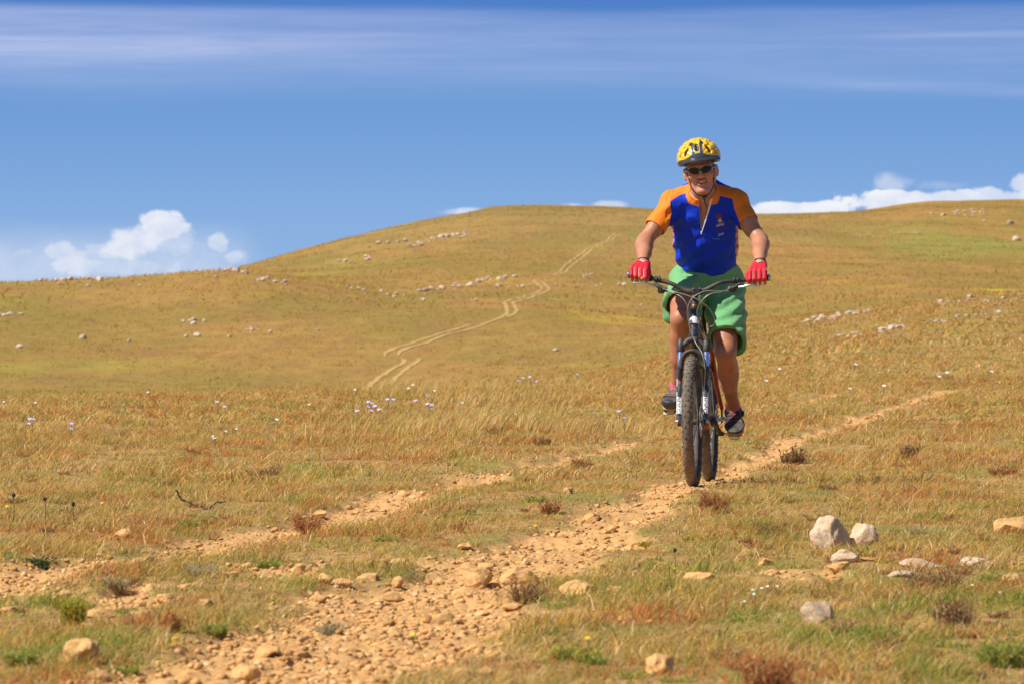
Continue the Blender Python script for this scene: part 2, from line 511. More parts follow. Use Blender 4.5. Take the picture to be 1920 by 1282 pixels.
# low band of the sky: clear air, deeper blue than the model gives close to the horizon
lowf = wt.rng(el, 0.0, 0.09)
lowc = wt.node('ShaderNodeValToRGB')
wt.l.new(wt.math('DIVIDE', el, 0.10), lowc.inputs[0])
cr = lowc.color_ramp
cr.elements[0].position = 0.0; cr.elements[0].color = (0.30, 0.455, 0.70, 1)
cr.elements[1].position = 1.0; cr.elements[1].color = (0.06, 0.19, 0.55, 1)
for p, c in ((0.27, (0.225, 0.385, 0.665, 1)), (0.45, (0.165, 0.325, 0.62, 1)), (0.60, (0.135, 0.285, 0.59, 1)), (0.745, (0.075, 0.20, 0.52, 1))):
    e = cr.elements.new(p); e.color = c
skyS = wt.mix(1.0, sky.outputs[0], (0.088, 0.088, 0.088), 'MULTIPLY')
blend = wt.rng(el, 0.09, 0.35)
base = wt.mix(blend, lowc.outputs[0], skyS)
base = wt.mix(1.0, base, (0.82, 0.855, 0.88), 'MULTIPLY')
vec = wt.node('ShaderNodeCombineXYZ'); wt.l.new(az, vec.inputs[0]); wt.l.new(el, vec.inputs[1])
v = vec.outputs[0]
# thin streaky high cloud
vs = wt.map(v, (6, 130, 1), (3.1, 0.7, 0))
st = wt.noise(vs, 1.0, 5, 0.55, 0.3)
st2 = wt.noise(wt.map(v, (14, 420, 1), (1.2, 3.3, 0)), 1.0, 4, 0.5)
elw = wt.math('ADD', el, wt.math('MULTIPLY', wt.math('SUBTRACT', wt.noise(wt.map(v, (7, 20, 1)), 1.0, 2), 0.5), 0.006))
band = wt.math('MULTIPLY', wt.rng(elw, E(212), E(95)), wt.rng(elw, E(34), E(8), 1, 0))
leftw = wt.rng(az, A(-200), A(1500), 1.0, 0.55)
cir = wt.math('MULTIPLY', wt.math('MULTIPLY', band, leftw), wt.math('ADD', wt.math('MULTIPLY', st, 0.75), wt.math('MULTIPLY', st2, 0.30)))
def streak(a0, a1, row, hh, s, slope=0.0):
    ee = wt.math('ADD', elw, wt.math('MULTIPLY', az, slope))
    d = wt.math('ABSOLUTE', wt.math('SUBTRACT', ee, E(row)))
    q = wt.rng(d, 0, hh / FPX, 1, 0)
    q = wt.math('MULTIPLY', q, wt.math('MULTIPLY', wt.rng(az, A(a0 - 250), A(a0 + 150)), wt.rng(az, A(a1 - 150), A(a1 + 250), 1, 0)))
    return wt.math('MULTIPLY', q, s)
cir = wt.math('ADD', cir, wt.math('MULTIPLY', streak(-400, 560, 92, 30, 0.34), wt.math('ADD', st2, 0.4)))
cir = wt.math('ADD', cir, streak(1650, 2300, 72, 9, 0.22))
cir = wt.math('ADD', cir, streak(1500, 2300, 118, 20, 0.20, 0.06))
fib = wt.noise(wt.map(v, (30, 500, 1), (7, 2, 0)), 1.0, 6, 0.65, 0.6)
cir = wt.math('MULTIPLY', cir, wt.rng(fib, 0.25, 0.7, 0.62, 1.08, False))
col = wt.mix(wt.math('MINIMUM', wt.math('MULTIPLY', cir, 0.92), 0.8), base, (0.44, 0.49, 0.70))
# cumulus close to the horizon
n1 = wt.noise(wt.map(v, (90, 120, 1), (5, 3, 0)), 1.0, 6, 0.62, 0.2)
n2 = wt.noise(wt.map(v, (260, 330, 1), (1, 9, 0)), 1.0, 5, 0.6)
nz = wt.math('ADD', wt.math('MULTIPLY', wt.math('SUBTRACT', n1, 0.5), 1.9), wt.math('MULTIPLY', wt.math('SUBTRACT', n2, 0.5), 0.7))
def puff(px, row, w, h, s, sharp=0.35, slope=0.0):
    dx = wt.math('DIVIDE', wt.math('SUBTRACT', az, A(px)), w / FPX)
    ee = wt.math('SUBTRACT', wt.math('SUBTRACT', el, E(row)), wt.math('MULTIPLY', wt.math('SUBTRACT', az, A(px)), slope))
    dy = wt.math('DIVIDE', ee, h / FPX)
    d = wt.math('SQRT', wt.math('ADD', wt.math('MULTIPLY', dx, dx), wt.math('MULTIPLY', dy, dy)))
    q = wt.math('ADD', wt.math('SUBTRACT', 1.0, d), nz)
    return wt.math('MULTIPLY', wt.rng(wt.math('ADD', q, 0.22), 0.0, sharp), s)
P = [(315, 428, 42, 24, 0.85, 0.3), (250, 458, 76, 38, 0.80, 0.75, 0.25), (200, 478, 50, 24, 0.5, 0.6), (150, 498, 65, 30, 0.72, 0.8), (118, 474, 30, 22, 0.6, 0.6), (48, 476, 30, 14, 0.45, 0.7),
     (408, 455, 20, 18, 0.6, 0.6), (416, 466, 14, 12, .5, .6), (440, 486, 32, 18, 0.55, 0.8), (370, 470, 40, 20, .35, .9), (170, 525, 60, 14, 0.5, 0.8),
     (1495, 396, 95, 15, 0.92, 0.3), (1690, 380, 85, 20, 0.95, 0.25), (1790, 374, 80, 16, 0.92, 0.3), (1850, 366, 36, 14, 0.8, 0.4),
     (1672, 345, 38, 18, 0.42, 0.8), (1760, 350, 50, 10, 0.2, 0.9), (1912, 348, 30, 20, 0.75, 0.5), (1880, 372, 75, 16, 0.8, 0.5),
     (895, 400, 60, 11, 0.65, 0.6), (1075, 388, 30, 8, 0.5, 0.7), (1140, 386, 34, 8, 0.5, 0.7), (225, 505, 210, 30, 0.55, 0.9), (330, 455, 60, 34, .55, .8), (300, 415, 34, 16, .8, .35)]
cm = None
for p in P:
    q = puff(*p)
    cm = q if cm is None else wt.math('MAXIMUM', cm, q)
# milky veil round the left cloud and along the right horizon
veil = wt.math('MULTIPLY', wt.math('MULTIPLY', wt.rng(el, E(400), E(500)), wt.rng(az, A(380), A(520), 1, 0)), 0.42)
cm = wt.math('MAXIMUM', cm, veil)
cloudc = wt.mix(wt.rng(n1, 0.35, 0.65), (0.58, 0.62, 0.72), (0.74, 0.74, 0.77))
col = wt.mix(cm, col, cloudc)
# below the horizon
col = wt.mix(wt.rng(el, -0.03, -0.001), (0.24, 0.18, 0.08), col)
wt.l.new(col, bg.inputs['Color'])
bg.inputs['Strength'].default_value = 1.0

scene.view_settings.view_transform = 'Standard'
scene.view_settings.look = 'None'
scene.view_settings.gamma = 1
scene.view_settings.exposure = 0.34

# ------------------------------------------------------------------ rocks
def rock_mesh(name, seed, sub=3, flatz=0.75, cuts=9, cut=0.72, rough=0.12, smooth=False):
    rg = random.Random(seed)
    bm = bmesh.new()
    bmesh.ops.create_icosphere(bm, subdivisions=sub, radius=1.0)
    planes = []
    for i in range(cuts):
        v = Vector((rg.gauss(0, 1), rg.gauss(0, 1), rg.gauss(0, 0.9))).normalized()
        planes.append((v, rg.uniform(cut - 0.15, cut + 0.18)))
    for v in bm.verts:
        p = v.co.copy()
        for n, d in planes:
            s = p.dot(n)
            if s > d: p -= n * (s - d) * 0.93
        v.co = p
    co = np.array([v.co[:] for v in bm.verts])
    n = (fbm(co[:, 0] * 1.7 + seed, co[:, 1] * 1.7 + co[:, 2] * 1.3, seed, 4) - 0.5) + (fbm(co[:, 2] * 1.9 - seed, co[:, 0] * 1.1 - co[:, 1] * 1.5, seed + 5, 4) - 0.5)
    co = co * (1 + n * rough * 2.2)[:, None]
    co[:, 2] *= flatz
    for v, c in zip(bm.verts, co): v.co = c
    return bm_mesh(name, bm, smooth)

def rock_mat(name, a, b2, spot=None, spotamt=0.0, bd=0.01, dark=None):
    m, nt, b = new_mat(name)
    tc = nt.node('ShaderNodeTexCoord').outputs['Object']
    info = nt.node('ShaderNodeObjectInfo').outputs['Random']
    n = nt.noise(tc, 2.5, 6, 0.7)
    c = nt.mix(nt.rng(n, 0.35, 0.65), a, b2)
    if spot:
        c = nt.mix(nt.math('MULTIPLY', nt.rng(nt.noise(nt.map(tc, (1, 1, 1), (4, 4, 4)), 4.0, 6, 0.75), 0.5, 0.6), spotamt), c, spot)
    if dark:
        c = nt.mix(nt.math('MULTIPLY', nt.rng(nt.noise(nt.map(tc, (1, 1, 1), (9, 1, 3)), 7.0, 6, 0.8), 0.56, 0.66), 0.7), c, dark)
    k = nt.rng(info, 0, 1, 0.82, 1.12, False)
    kk = nt.node('ShaderNodeCombineColor')
    for i in range(3): nt.put(kk.inputs[i], k)
    c = nt.mix(1.0, c, kk.outputs[0], 'MULTIPLY')
    nt.put(b.inputs['Base Color'], c)
    b.inputs['Roughness'].default_value = 0.92
    b.inputs['Specular IOR Level'].default_value = 0.15
    nt.put(b.inputs['Normal'], nt.bump(nt.noise(tc, 9, 6, 0.75), 0.9, bd))
    return m
M_OCHRE = rock_mat('ochre_stone', (0.70, 0.385, 0.135), (0.82, 0.50, 0.21), (0.56, 0.29, 0.10), 0.6, 0.005)
M_LICHEN = rock_mat('lichen_stone', (0.58, 0.42, 0.27), (0.74, 0.59, 0.41), (0.72, 0.37, 0.14), 0.9, 0.006, (0.13, 0.11, 0.10))
M_PALE = rock_mat('pale_boulder', (0.52, 0.40, 0.28), (0.66, 0.53, 0.40), (0.34, 0.28, 0.22), 0.6, 0.02)

ROCKP = [rock_mesh('boulder', 100 + i, 2, 0.75, 9, 0.70, 0.15) for i in range(7)]
def put_rock(name, px, row, wpx, me, mat, label, cat, group=None, hfac=1.0, sink=0.25, dmin=8.0, dmax=1600.0, yfac=1.0, seed=None):
    h = ground_hit(px, row, dmin, dmax)
    if h is None: return None
    rg = random.Random(int(px * 13 + row * 7))
    D = math.hypot(h.x, h.y)
    s = wpx * (0.70 if dmin > 20 else .62) / FPX * D
    o = bpy.data.objects.new(name, me)
    if not me.materials: me.materials.append(mat)
    link(o)
    o.location = (h.x, h.y, h.z + s * 0.75 * hfac * (1 - 2 * sink))
    o.scale = (s, s * yfac * rg.uniform(0.8, 1.1), s * hfac)
    o.rotation_euler = (rg.uniform(-0.12, 0.12), rg.uniform(-0.12, 0.12), rg.uniform(0, 6.28))
    tag(o, label, cat, group)
    return o

for mm in ROCKP: mm.materials.append(M_PALE)
def field_of_rocks(x0, y0, x1, y1, n, smin, smax, spread, label, group, seed, dmin=60, hf=(0.5, 1.0)):
    rg = random.Random(seed)
    for i in range(int(n * 1.15)):
        t = rg.random()
        px = x0 + (x1 - x0) * t + rg.gauss(0, 1.5)
        row = y0 + (y1 - y0) * t + rg.gauss(0, spread)
        s = smin + (smax - smin) * rg.random() ** 2.2
        put_rock('boulder', px, row, s, ROCKP[rg.randrange(7)], None, label, 'boulder', group, hfac=rg.uniform(*hf), sink=0.25, dmin=dmin)
far_sets = [
 (45, 527, 80, 527, 8, 7, 15, 1.0, 'pale boulder in the outcrop on the skyline at the far left', 'boulders of the far left skyline outcrop', (0.8, 1.2)),
 (104, 526, 205, 524, 12, 4, 11, 1.4, 'small pale boulder along the left skyline right of the outcrop', 'boulders along the left skyline', (0.8, 1.2)),
 (420, 505, 462, 512, 12, 5, 15, 2.0, 'grey pink boulder where the left ridge meets the main hill', 'boulders where the two ridges meet', (0.6, 1.0)),
 (480, 520, 540, 535, 14, 3, 11, 3.5, 'boulder in the loose scatter just below the ridge junction', 'boulders scattered below the ridge junction', (0.6, 1.0)),
 (0, 592, 50, 588, 9, 5, 11, 2.0, 'boulder in the short row at the left edge of the meadow', 'boulders in the row at the left edge', (0.6, 0.9)),
 (336, 606, 388, 604, 7, 5, 12, 2.0, 'boulder in the small cluster on the left hillside', 'boulders of the left hillside cluster', (0.6, 0.9)),
 (462, 618, 520, 626, 7, 4, 12, 3.0, 'boulder in the loose group right of the hillside cluster', 'boulders right of the hillside cluster', (0.6, 0.9)),
 (646, 537, 684, 543, 9, 3, 10, 1.5, 'pale rock in the short bright streak at the fold of the hill', 'rocks of the short streak in the fold', (0.5, 0.9)),
 (715, 548, 795, 563, 11, 3, 9, 2.0, 'pale rock in the broken row left of the long outcrop', 'rocks left of the long outcrop', (0.5, 0.9)),
 (775, 548, 895, 532, 24, 4, 13, 2.6, 'pale boulder of the long outcrop left of the hill track', 'boulders of the long outcrop by the track', (0.5, 1.0)),
 (846, 559, 908, 562, 9, 3, 9, 1.4, 'pale rock in the row just below the long outcrop', 'rocks below the long outcrop', (0.5, 0.9)),
 (895, 528, 965, 519, 12, 4, 12, 1.8, 'pale boulder at the upper right end of the long outcrop', 'boulders at the upper end of the long outcrop', (0.5, 1.0)),
 (925, 538, 1005, 535, 10, 3, 10, 1.6, 'pale rock in the row touching the bend of the track', 'rocks beside the track bend', (0.5, 0.9)),
 (1040, 533, 1180, 536, 10, 2.5, 8, 2.0, 'pale rock right of the track bend', 'rocks right of the track bend', (0.5, 0.9)),
 (1080, 520, 1140, 512, 8, 3, 9, 2.0, 'pale rock in the patch left of the rider hand', 'rocks left of the rider', (0.5, 0.9)),
 (760, 465, 830, 445, 14, 4, 9, 2.0, 'rock of the stony streak climbing the big hill', 'rocks of the climbing streak', (0.5, 0.9)),
 (826, 446, 880, 440, 20, 4, 11, 2.5, 'rock in the bright outcrop high on the big hill', 'rocks of the high outcrop', (0.5, 1.0)),
 (610, 498, 700, 485, 14, 3, 10, 2.0, 'pale rock along the low streak on the left flank of the big hill', 'rocks on the left flank streak', (0.5, 0.9)),
 (1740, 400, 1775, 405, 7, 3, 9, 3.0, 'pale rock left in the summit outcrop of the right hill', 'left rocks of the right summit', (0.5, 0.9)),
 (1785, 398, 1845, 400, 22, 3, 9, 3.0, 'pale rock in the dense summit outcrop of the right hill', 'rocks of the right summit outcrop', (0.5, 1.0)),
 (1500, 606, 1565, 598, 14, 5, 13, 2.0, 'pale boulder in the left half of the outcrop on the right rise', 'boulders of the left outcrop on the rise', (0.5, 1.0)),
 (1565, 594, 1632, 583, 14, 6, 13, 2.0, 'pale boulder in the right half of the outcrop on the right rise', 'boulders of the middle outcrop on the rise', (0.5, 1.0)),
 (1650, 622, 1705, 609, 12, 6, 17, 2.0, 'large pale boulder in the lower outcrop on the right rise', 'boulders of the lower outcrop', (0.5, 1.0)),
 (1712, 610, 1890, 585, 20, 4, 11, 2.0, 'rust tinted boulder in the thin line right of the lower outcrop', 'boulders in the line right of the lower outcrop', (0.5, 0.9)),
 (1555, 632, 1620, 624, 9, 5, 12, 1.8, 'ochre rock in the faint row below the right outcrops', 'rocks below the right outcrops', (0.4, 0.7)),
 (1760, 571, 1825, 562, 12, 4, 12, 1.6, 'pale boulder in the upper outcrop near the right edge', 'boulders of the upper right outcrop', (0.6, 1.0)),
 (1840, 565, 1918, 560, 10, 3, 12, 1.6, 'pale boulder where the rise runs out at the right edge', 'boulders at the right edge of the rise', (0.6, 1.0)),
 (1600, 441, 1720, 440, 8, 2.5, 6, 2.0, 'tiny pale rock strung across the face of the right hill', 'rocks across the right hill', (0.5, 0.9)),
]
for i, (x0, y0, x1, y1, n, a, b_, sp, lab, grp, hf) in enumerate(far_sets):
    field_of_rocks(x0, y0, x1, y1, n, a, b_, sp, lab, grp, 500 + i, dmin=60, hf=hf)
SINGLES = [
 (4, 530, 12, 'dark boulder on the skyline at the very left edge'), (709, 458, 10, 'left of the four lone boulders on the big hill'),
 (727, 457, 8, 'second of the four lone boulders on the big hill'), (747, 455, 7, 'third of the four lone boulders on the big hill'),
 (760, 453, 9, 'right of the four lone boulders on the big hill'), (691, 464, 6, 'small low rock left of the four lone boulders'),
 (370, 631, 13, 'wide pale boulder alone below the small cluster'), (156, 635, 12, 'grey boulder alone on the left meadow'),
 (37, 652, 14, 'flat pale rock above a green tuft at left'), (349, 633, 8, 'little rock just left of the wide pale boulder'),
 (430, 632, 8, 'narrow pale rock below the loose group'), (243, 641, 8, 'small rock between meadow boulders'),
 (596, 620, 7, 'small pinkish rock on the middle meadow'), (1894, 421, 12, 'bright pale slab below the right summit'),
 (1905, 451, 13, 'low ochre slab on the face of the right hill'), (1846, 415, 6, 'bright round rock right below the summit outcrop'),
 (165, 538, 8, 'brownish boulder just under the left skyline'), (262, 537, 7, 'lone boulder under the middle of the left skyline'),
 (405, 521, 7, 'boulder alone left of the ridge junction scatter'), (112, 534, 8, 'low rock under the left skyline boulders'),
 (1042, 658, 9, 'white rock on the meadow above the tall straw'), (1203, 573, 5, 'tiny pale rock beside the rider leg at left'),
]
for k, (px, row, w, lab) in enumerate(SINGLES):
    put_rock('boulder', px, row, w, ROCKP[k % 7], None, lab, 'boulder', None, hfac=0.85, dmin=60)

# near stones, each with a shape of its own
NEAR = [
 # px, row(base), width, hfac, material, label, cuts
 (1556, 1030, 78, 0.95, 'L', 'largest lichen covered boulder, grey and orange, in the right foreground grass', 7),
 (1620, 1024, 44, 1.3, 'L', 'upright lichen spotted boulder just right of the largest one', 7),
 (1580, 1056, 46, 0.7, 'L', 'grey topped rock below the largest lichen boulder', 8),
 (1572, 1072, 40, 0.75, 'O', 'orange broken rock under the largest lichen boulder', 8),
 (1568, 1092, 32, 0.5, 'O', 'small flat ochre rock lowest under the lichen boulders', 8),
 (1628, 1052, 24, 0.5, 'O', 'little ochre rock right of the grey topped rock', 8),
 (1530, 1172, 60, 1.0, 'L', 'round mottled boulder half sunk in grass near the bottom right', 6),
 (1664, 1252, 32, 0.8, 'O', 'small square ochre stone at the bottom edge right', 8),
 (1236, 1268, 62, 0.95, 'O', 'knobbly ochre rock at the bottom edge right of centre', 8),
 (870, 1278, 44, 0.8, 'O', 'rounded ochre stone at the bottom edge left of its twin', 6),
 (911, 1270, 36, 0.85, 'O', 'smaller rounded ochre stone at the bottom edge', 6),
 (1435, 1060, 30, 0.6, 'O', 'pinkish low stone left of the lichen boulders', 7),
 (1310, 1090, 56, 0.4, 'O', 'flat ochre slab in grass right of the track', 8),
 (1085, 1118, 78, 0.5, 'O', 'broad domed ochre rock right of the stony rut', 6),
 (1155, 1118, 36, 0.8, 'O', 'blunt ochre rock right of the domed one', 8),
 (968, 1098, 74, 0.62, 'O', 'large slanted ochre slab in the middle of the stony rut', 8),
 (900, 1098, 58, 0.75, 'O', 'squat ochre block left of the slanted slab', 8),
 (963, 1142, 36, 0.6, 'O', 'rust brown rock below the slanted slab', 8),
 (745, 1100, 24, 1.1, 'O', 'small upright ochre block in the rut', 9),
 (640, 1100, 36, 0.6, 'O', 'angular ochre stone left of the rut', 9),
 (690, 1090, 44, 0.6, 'O', 'paired ochre stones with shaded right side', 9),
 (712, 1064, 40, 0.6, 'O', 'pale flat stone at the upper left of the rut', 9),
 (870, 1030, 34, 0.5, 'O', 'tan stone at the upper side of the right rut', 8),
 (1112, 976, 30, 0.7, 'O', 'orange stone in the rut below the front wheel', 8),
 (1146, 996, 20, 0.8, 'O', 'small peaked stone in the rut left of the front wheel', 9),
 (1066, 926, 20, 0.9, 'O', 'small orange stone in grass left of the rut', 8),
 (148, 1246, 64, 1.15, 'O', 'large sharp ochre rock with a dark right face at the bottom left', 10),
 (232, 1008, 32, 0.8, 'O', 'tan block above the left rut', 9),
 (562, 1078, 34, 0.8, 'O', 'ochre knob in the grass between the ruts', 7),
 (600, 968, 28, 0.6, 'O', 'pale slanted stone at the edge of the left rut', 9),
 (566, 974, 16, 0.7, 'O', 'tiny pale stone beside the slanted one at the left rut', 9),
 (655, 955, 10, 1.2, 'O', 'small upright chip in the left rut', 9),
 (276, 1056, 26, 0.9, 'O', 'leaning slab at the left rut', 9),
 (216, 1062, 24, 0.8, 'O', 'brown clod in the left rut', 7),
 (388, 1138, 28, 0.9, 'O', 'ochre stone with a peaked top left of the rut', 9),
 (310, 1128, 38, 0.6, 'O', 'flat ochre stone in the stony patch at left', 8),
 (268, 1160, 42, 0.6, 'O', 'rounded ochre stone in the stony patch at left', 7),
 (190, 1160, 46, 0.5, 'O', 'low ochre stone at the left of the stony patch', 8),
 (165, 1180, 26, 0.7, 'O', 'short ochre stone under the yellow green shrub', 8),
 (128, 1132, 50, 0.7, 'O', 'ochre rock hidden by the yellow green shrub at left', 7),
 (20, 1150, 42, 0.5, 'O', 'low ochre stone at the left edge', 8),
 (382, 1268, 20, 0.9, 'O', 'small dark sided stone near the bottom edge', 9),
 (460, 1276, 44, 1.0, 'O', 'peaked ochre rock at the bottom edge in the rut', 10),
 (350, 1106, 30, 0.6, 'O', 'ochre stone with grey top between grass tufts', 8),
 (608, 1094, 28, 0.9, 'O', 'ochre lump at the upper left of the stony patch', 7),
 (800, 1168, 26, 0.8, 'O', 'dark faced block at the lower side of the rut', 9),
 (728, 1172, 22, 0.8, 'O', 'dark faced stone left of the block in the rut', 9),
 (1895, 1000, 60, 0.8, 'O', 'bright ochre rock at the right edge of the picture', 8),
 (1730, 1068, 70, 0.3, 'L', 'long flat grey and ochre slab in the right foreground grass', 7),
 (1690, 1082, 50, 0.3, 'L', 'lower flat slab left in the right foreground grass', 7),
 (1825, 1062, 44, 0.5, 'L', 'weathered slab end right of the long flat one', 7),
 (1895, 1092, 44, 0.5, 'O', 'low orange rock near the right edge', 8),
 (1660, 1180, 0, 0.5, 'O', '', 8),
 (1735, 1182, 28, 0.7, 'O', 'small ochre stone hidden in grass right of the mottled boulder', 7),
 (1563, 748, 26, 0.45, 'O', 'brown earthen clod right of the rider shoe', 7),
]
for k, (px, row, w, hf, mt, lab, cuts) in enumerate(NEAR):
    if w == 0: continue
    me = rock_mesh('rock', 900 + k, 4, 0.75, cuts + 5, 0.66 if mt == 'O' else 0.80, 0.17 if mt == 'O' else 0.16)
    put_rock('rock', px, row - w * 0.06, w, me, M_OCHRE if mt == 'O' else M_LICHEN, lab, 'rock', None, hfac=hf * 1.15, sink=0.30)

# medium stones of the ruts, then gravel as one mass
STP = [rock_mesh('stone', 300 + i, 2, 0.7, 10, 0.68, 0.14) for i in range(8)]
for mm in STP: mm.materials.append(M_OCHRE)
def rut_points(n, seed, ymin=9.0, ymax=46.0, pw=2.2):
    rg = np.random.default_rng(seed)
    out = []
    while len(out) < n:
        m_ = 20000
        y = np.exp(rg.uniform(math.log(ymin), math.log(ymax), m_))
        x = rg.uniform(-0.14, 0.14, m_) * y
        keep = rg.random(m_) < dirt_mask(x, y) * (ymin / y) ** (pw - 2.0)
        out += list(zip(x[keep], y[keep]))
    return np.array(out[:n])
rp = rut_points(250, 5, 9.3, 26.0, 2.9)
rg = random.Random(3)
for k, (x, y) in enumerate(rp):
    w_ = abs(x - BX) < 0.2 and abs(y - BY - .5) < 0.9
    if w_: continue
    dl = float(seg_dist(np.array([x]), np.array([y]), RUT_L)[0][0]); dr = float(seg_dist(np.array([x]), np.array([y]), RUT_R)[0][0])
    o = bpy.data.objects.new('stone', STP[k % 8]); link(o)
    s = rg.uniform(0.011, 0.019) + 0.026 * rg.random() ** 4
    o.scale = (s * rg.uniform(0.8, 1.5), s, s * rg.uniform(0.6, 1.0))
    o.rotation_euler = (rg.uniform(-.3, .3), rg.uniform(-.3, .3), rg.uniform(0, 6.28))
    o.location = (x, y, float(height(x, y)) + s * 0.1)
    if min(dl, dr) > 0.55:
        tag(o, 'loose ochre stone on bare ground between the wheel ruts', 'stone', 'loose stones between the ruts')
    elif dl < dr:
        tag(o, 'loose ochre stone lying in the narrow left wheel rut', 'stone', 'loose stones in the left rut')
    else:
        tag(o, 'loose ochre stone lying in the wide right wheel rut', 'stone', 'loose stones in the right rut')

def gravel(n, seed):
    base = []
    for i in range(10):
        bm = bmesh.new(); bmesh.ops.create_icosphere(bm, subdivisions=1, radius=1.0)
        rg_ = random.Random(i + 40)
        for v in bm.verts: v.co *= rg_.uniform(0.55, 1.2)
        bm.verts.ensure_lookup_table()
        base.append((np.array([v.co[:] for v in bm.verts]), np.array([[l.index for l in f.verts] for f in bm.faces])))
        bm.free()
    P = rut_points(n, seed, 9.0, 44.0, 2.25)
    g = np.random.default_rng(seed)
    s = 0.0026 + 0.014 * g.random(n) ** 4.5
    s *= np.interp(P[:, 1], [9, 22, 44], [1.0, 1.2, 1.8])
    Vs, Fs, Cs = [], [], []; off = 0
    z = height(P[:, 0], P[:, 1])
    for k, (bv, bf) in enumerate(base):
        idx = np.nonzero(np.arange(n) % 10 == k)[0]
        th = g.uniform(0, 6.28, len(idx)); c, s_ = np.cos(th), np.sin(th)
        sc = np.stack([s[idx] * g.uniform(.8, 1.5, len(idx)), s[idx] * g.uniform(.8, 1.2, len(idx)), s[idx] * g.uniform(.4, .8, len(idx))], -1)
        v = bv[None] * sc[:, None, :]
        v = np.stack([v[..., 0] * c[:, None] - v[..., 1] * s_[:, None], v[..., 0] * s_[:, None] + v[..., 1] * c[:, None], v[..., 2]], -1)
        v += np.stack([P[idx, 0], P[idx, 1], z[idx] + s[idx] * 0.05], -1)[:, None, :]
        Vs.append(v.reshape(-1, 3))
        Fs.append((bf[None] + (off + np.arange(len(idx)) * len(bv))[:, None, None]).reshape(-1, 3))
        off += len(idx) * len(bv)
        pal = np.array([(0.64, 0.35, 0.13), (0.74, 0.42, 0.165), (0.52, 0.27, 0.09), (0.80, 0.52, 0.25), (0.58, 0.36, 0.17)])
        cc = pal[g.choice(5, len(idx), p=[.34, .34, .16, .10, .06])] * g.uniform(.85, 1.1, (len(idx), 1))
        Cs.append(np.repeat(cc, len(bv), 0))
    return mesh_np('gravel', np.concatenate(Vs), Fs, False, np.concatenate(Cs))
M_GRAVEL = simple('gravel_stone', (0.5, 0.3, 0.15), 0.95, attr='col', var=0.25, vscale=60, bump=0.5, bscale=150, bdist=0.004, spec=0.1)
tag(obj('gravel', gravel(30000, 12), M_GRAVEL), 'fine ochre gravel strewn along both wheel ruts', 'gravel', None, 'stuff')

# ------------------------------------------------------------------ grass
def leaf_mat(name, attr='col', trans=0.45):
    m, nt, b = new_mat(name)
    out = m.node_tree.nodes['Material Output']
    c = nt.attr(attr)
    d = nt.node('ShaderNodeBsdfDiffuse'); nt.l.new(c, d.inputs[0])
    t = nt.node('ShaderNodeBsdfTranslucent'); nt.l.new(c, t.inputs[0])
    mx = nt.node('ShaderNodeMixShader'); mx.inputs[0].default_value = trans
    nt.l.new(d.outputs[0], mx.inputs[1]); nt.l.new(t.outputs[0], mx.inputs[2])
    nt.l.new(mx.outputs[0], out.inputs[0])
    m.node_tree.nodes.remove(b)
    return m
M_BLADE = leaf_mat('grass_blade')

def blade_arrays(P, h, w, az, lean, bend, col, tipcol=None):
    n = len(P)
    d = np.stack([np.cos(az), np.sin(az), np.zeros(n)], -1)
    fz = RNG.uniform(0, math.pi, n)
    s = np.stack([np.cos(fz), np.sin(fz), np.zeros(n)], -1)
    up = np.array([0, 0, 1.0])
    mid = P + up * (h * 0.55)[:, None] + d * (h * lean * 0.45)[:, None]
    tip = P + up * (h * (1 - 0.15 * bend))[:, None] + d * (h * (lean + bend))[:, None]
    hw = (w * 0.5)[:, None]
    V = np.stack([P - s * hw, P + s * hw, mid + s * hw * 0.75, mid - s * hw * 0.75, tip], 1).reshape(-1, 3)
    i = np.arange(n)[:, None] * 5
    q = i + np.array([[0, 1, 2, 3]]); t = i + np.array([[3, 2, 4]])
    C = np.repeat(col, 5, 0)
    if tipcol is not None:
        C = C.reshape(n, 5, 3); C[:, 4] = tipcol; C = C.reshape(-1, 3)
    return V, q, t, C

PAL = np.array([(0.77, 0.465, 0.145), (0.48, 0.345, 0.088), (0.31, 0.36, 0.065), (0.58, 0.20, 0.065), (0.44, 0.25, 0.105), (0.84, 0.65, 0.36), (0.70, 0.50, 0.06), (0.68, 0.36, 0.11)])
def blade_colors(x, y, g):
    n = len(x)
    a = fbm(x * 0.9, y * 0.55, 61, 3); b_ = fbm(x * 3.0, y * 2.0, 62, 3); c_ = fbm(x * 2.2 + 40, y * 1.6, 63, 3); d_ = fbm(x * 0.35, y * 0.2, 64, 3)
    nearness = 1 - sstep(12, 24, y)
    w = np.zeros((n, 8))
    w[:, 0] = 1.0 + 0.4 * sstep(24, 50, y)
    w[:, 1] = 0.70 + 1.6 * sstep(0.48, 0.62, a)
    w[:, 2] = 0.05 + 4.6 * sstep(0.58, 0.68, b_) * (0.5 + 0.7 * nearness) + 0.45 * nearness
    w[:, 3] = 0.12 + 4.6 * sstep(0.58, 0.68, c_)
    w[:, 4] = 0.35 + 0.7 * sstep(0.5, 0.7, c_)
    w[:, 5] = 0.42
    w[:, 6] = 0.06 + 0.8 * sstep(0.62, 0.75, fbm(x * 4 + 9, y * 3, 65, 2))
    w[:, 7] = 0.25 + 0.9 * sstep(0.50, 0.65, d_)
    w /= w.sum(1)[:, None]
    cw = np.cumsum(w, 1)
    k = (g.random(n)[:, None] > cw).sum(1).clip(0, 7)
    return PAL[k] * g.uniform(0.62, 1.22, (n, 1)) * (0.86 + 0.28 * fbm(x * 5, y * 3.5, 66, 2))[:, None]

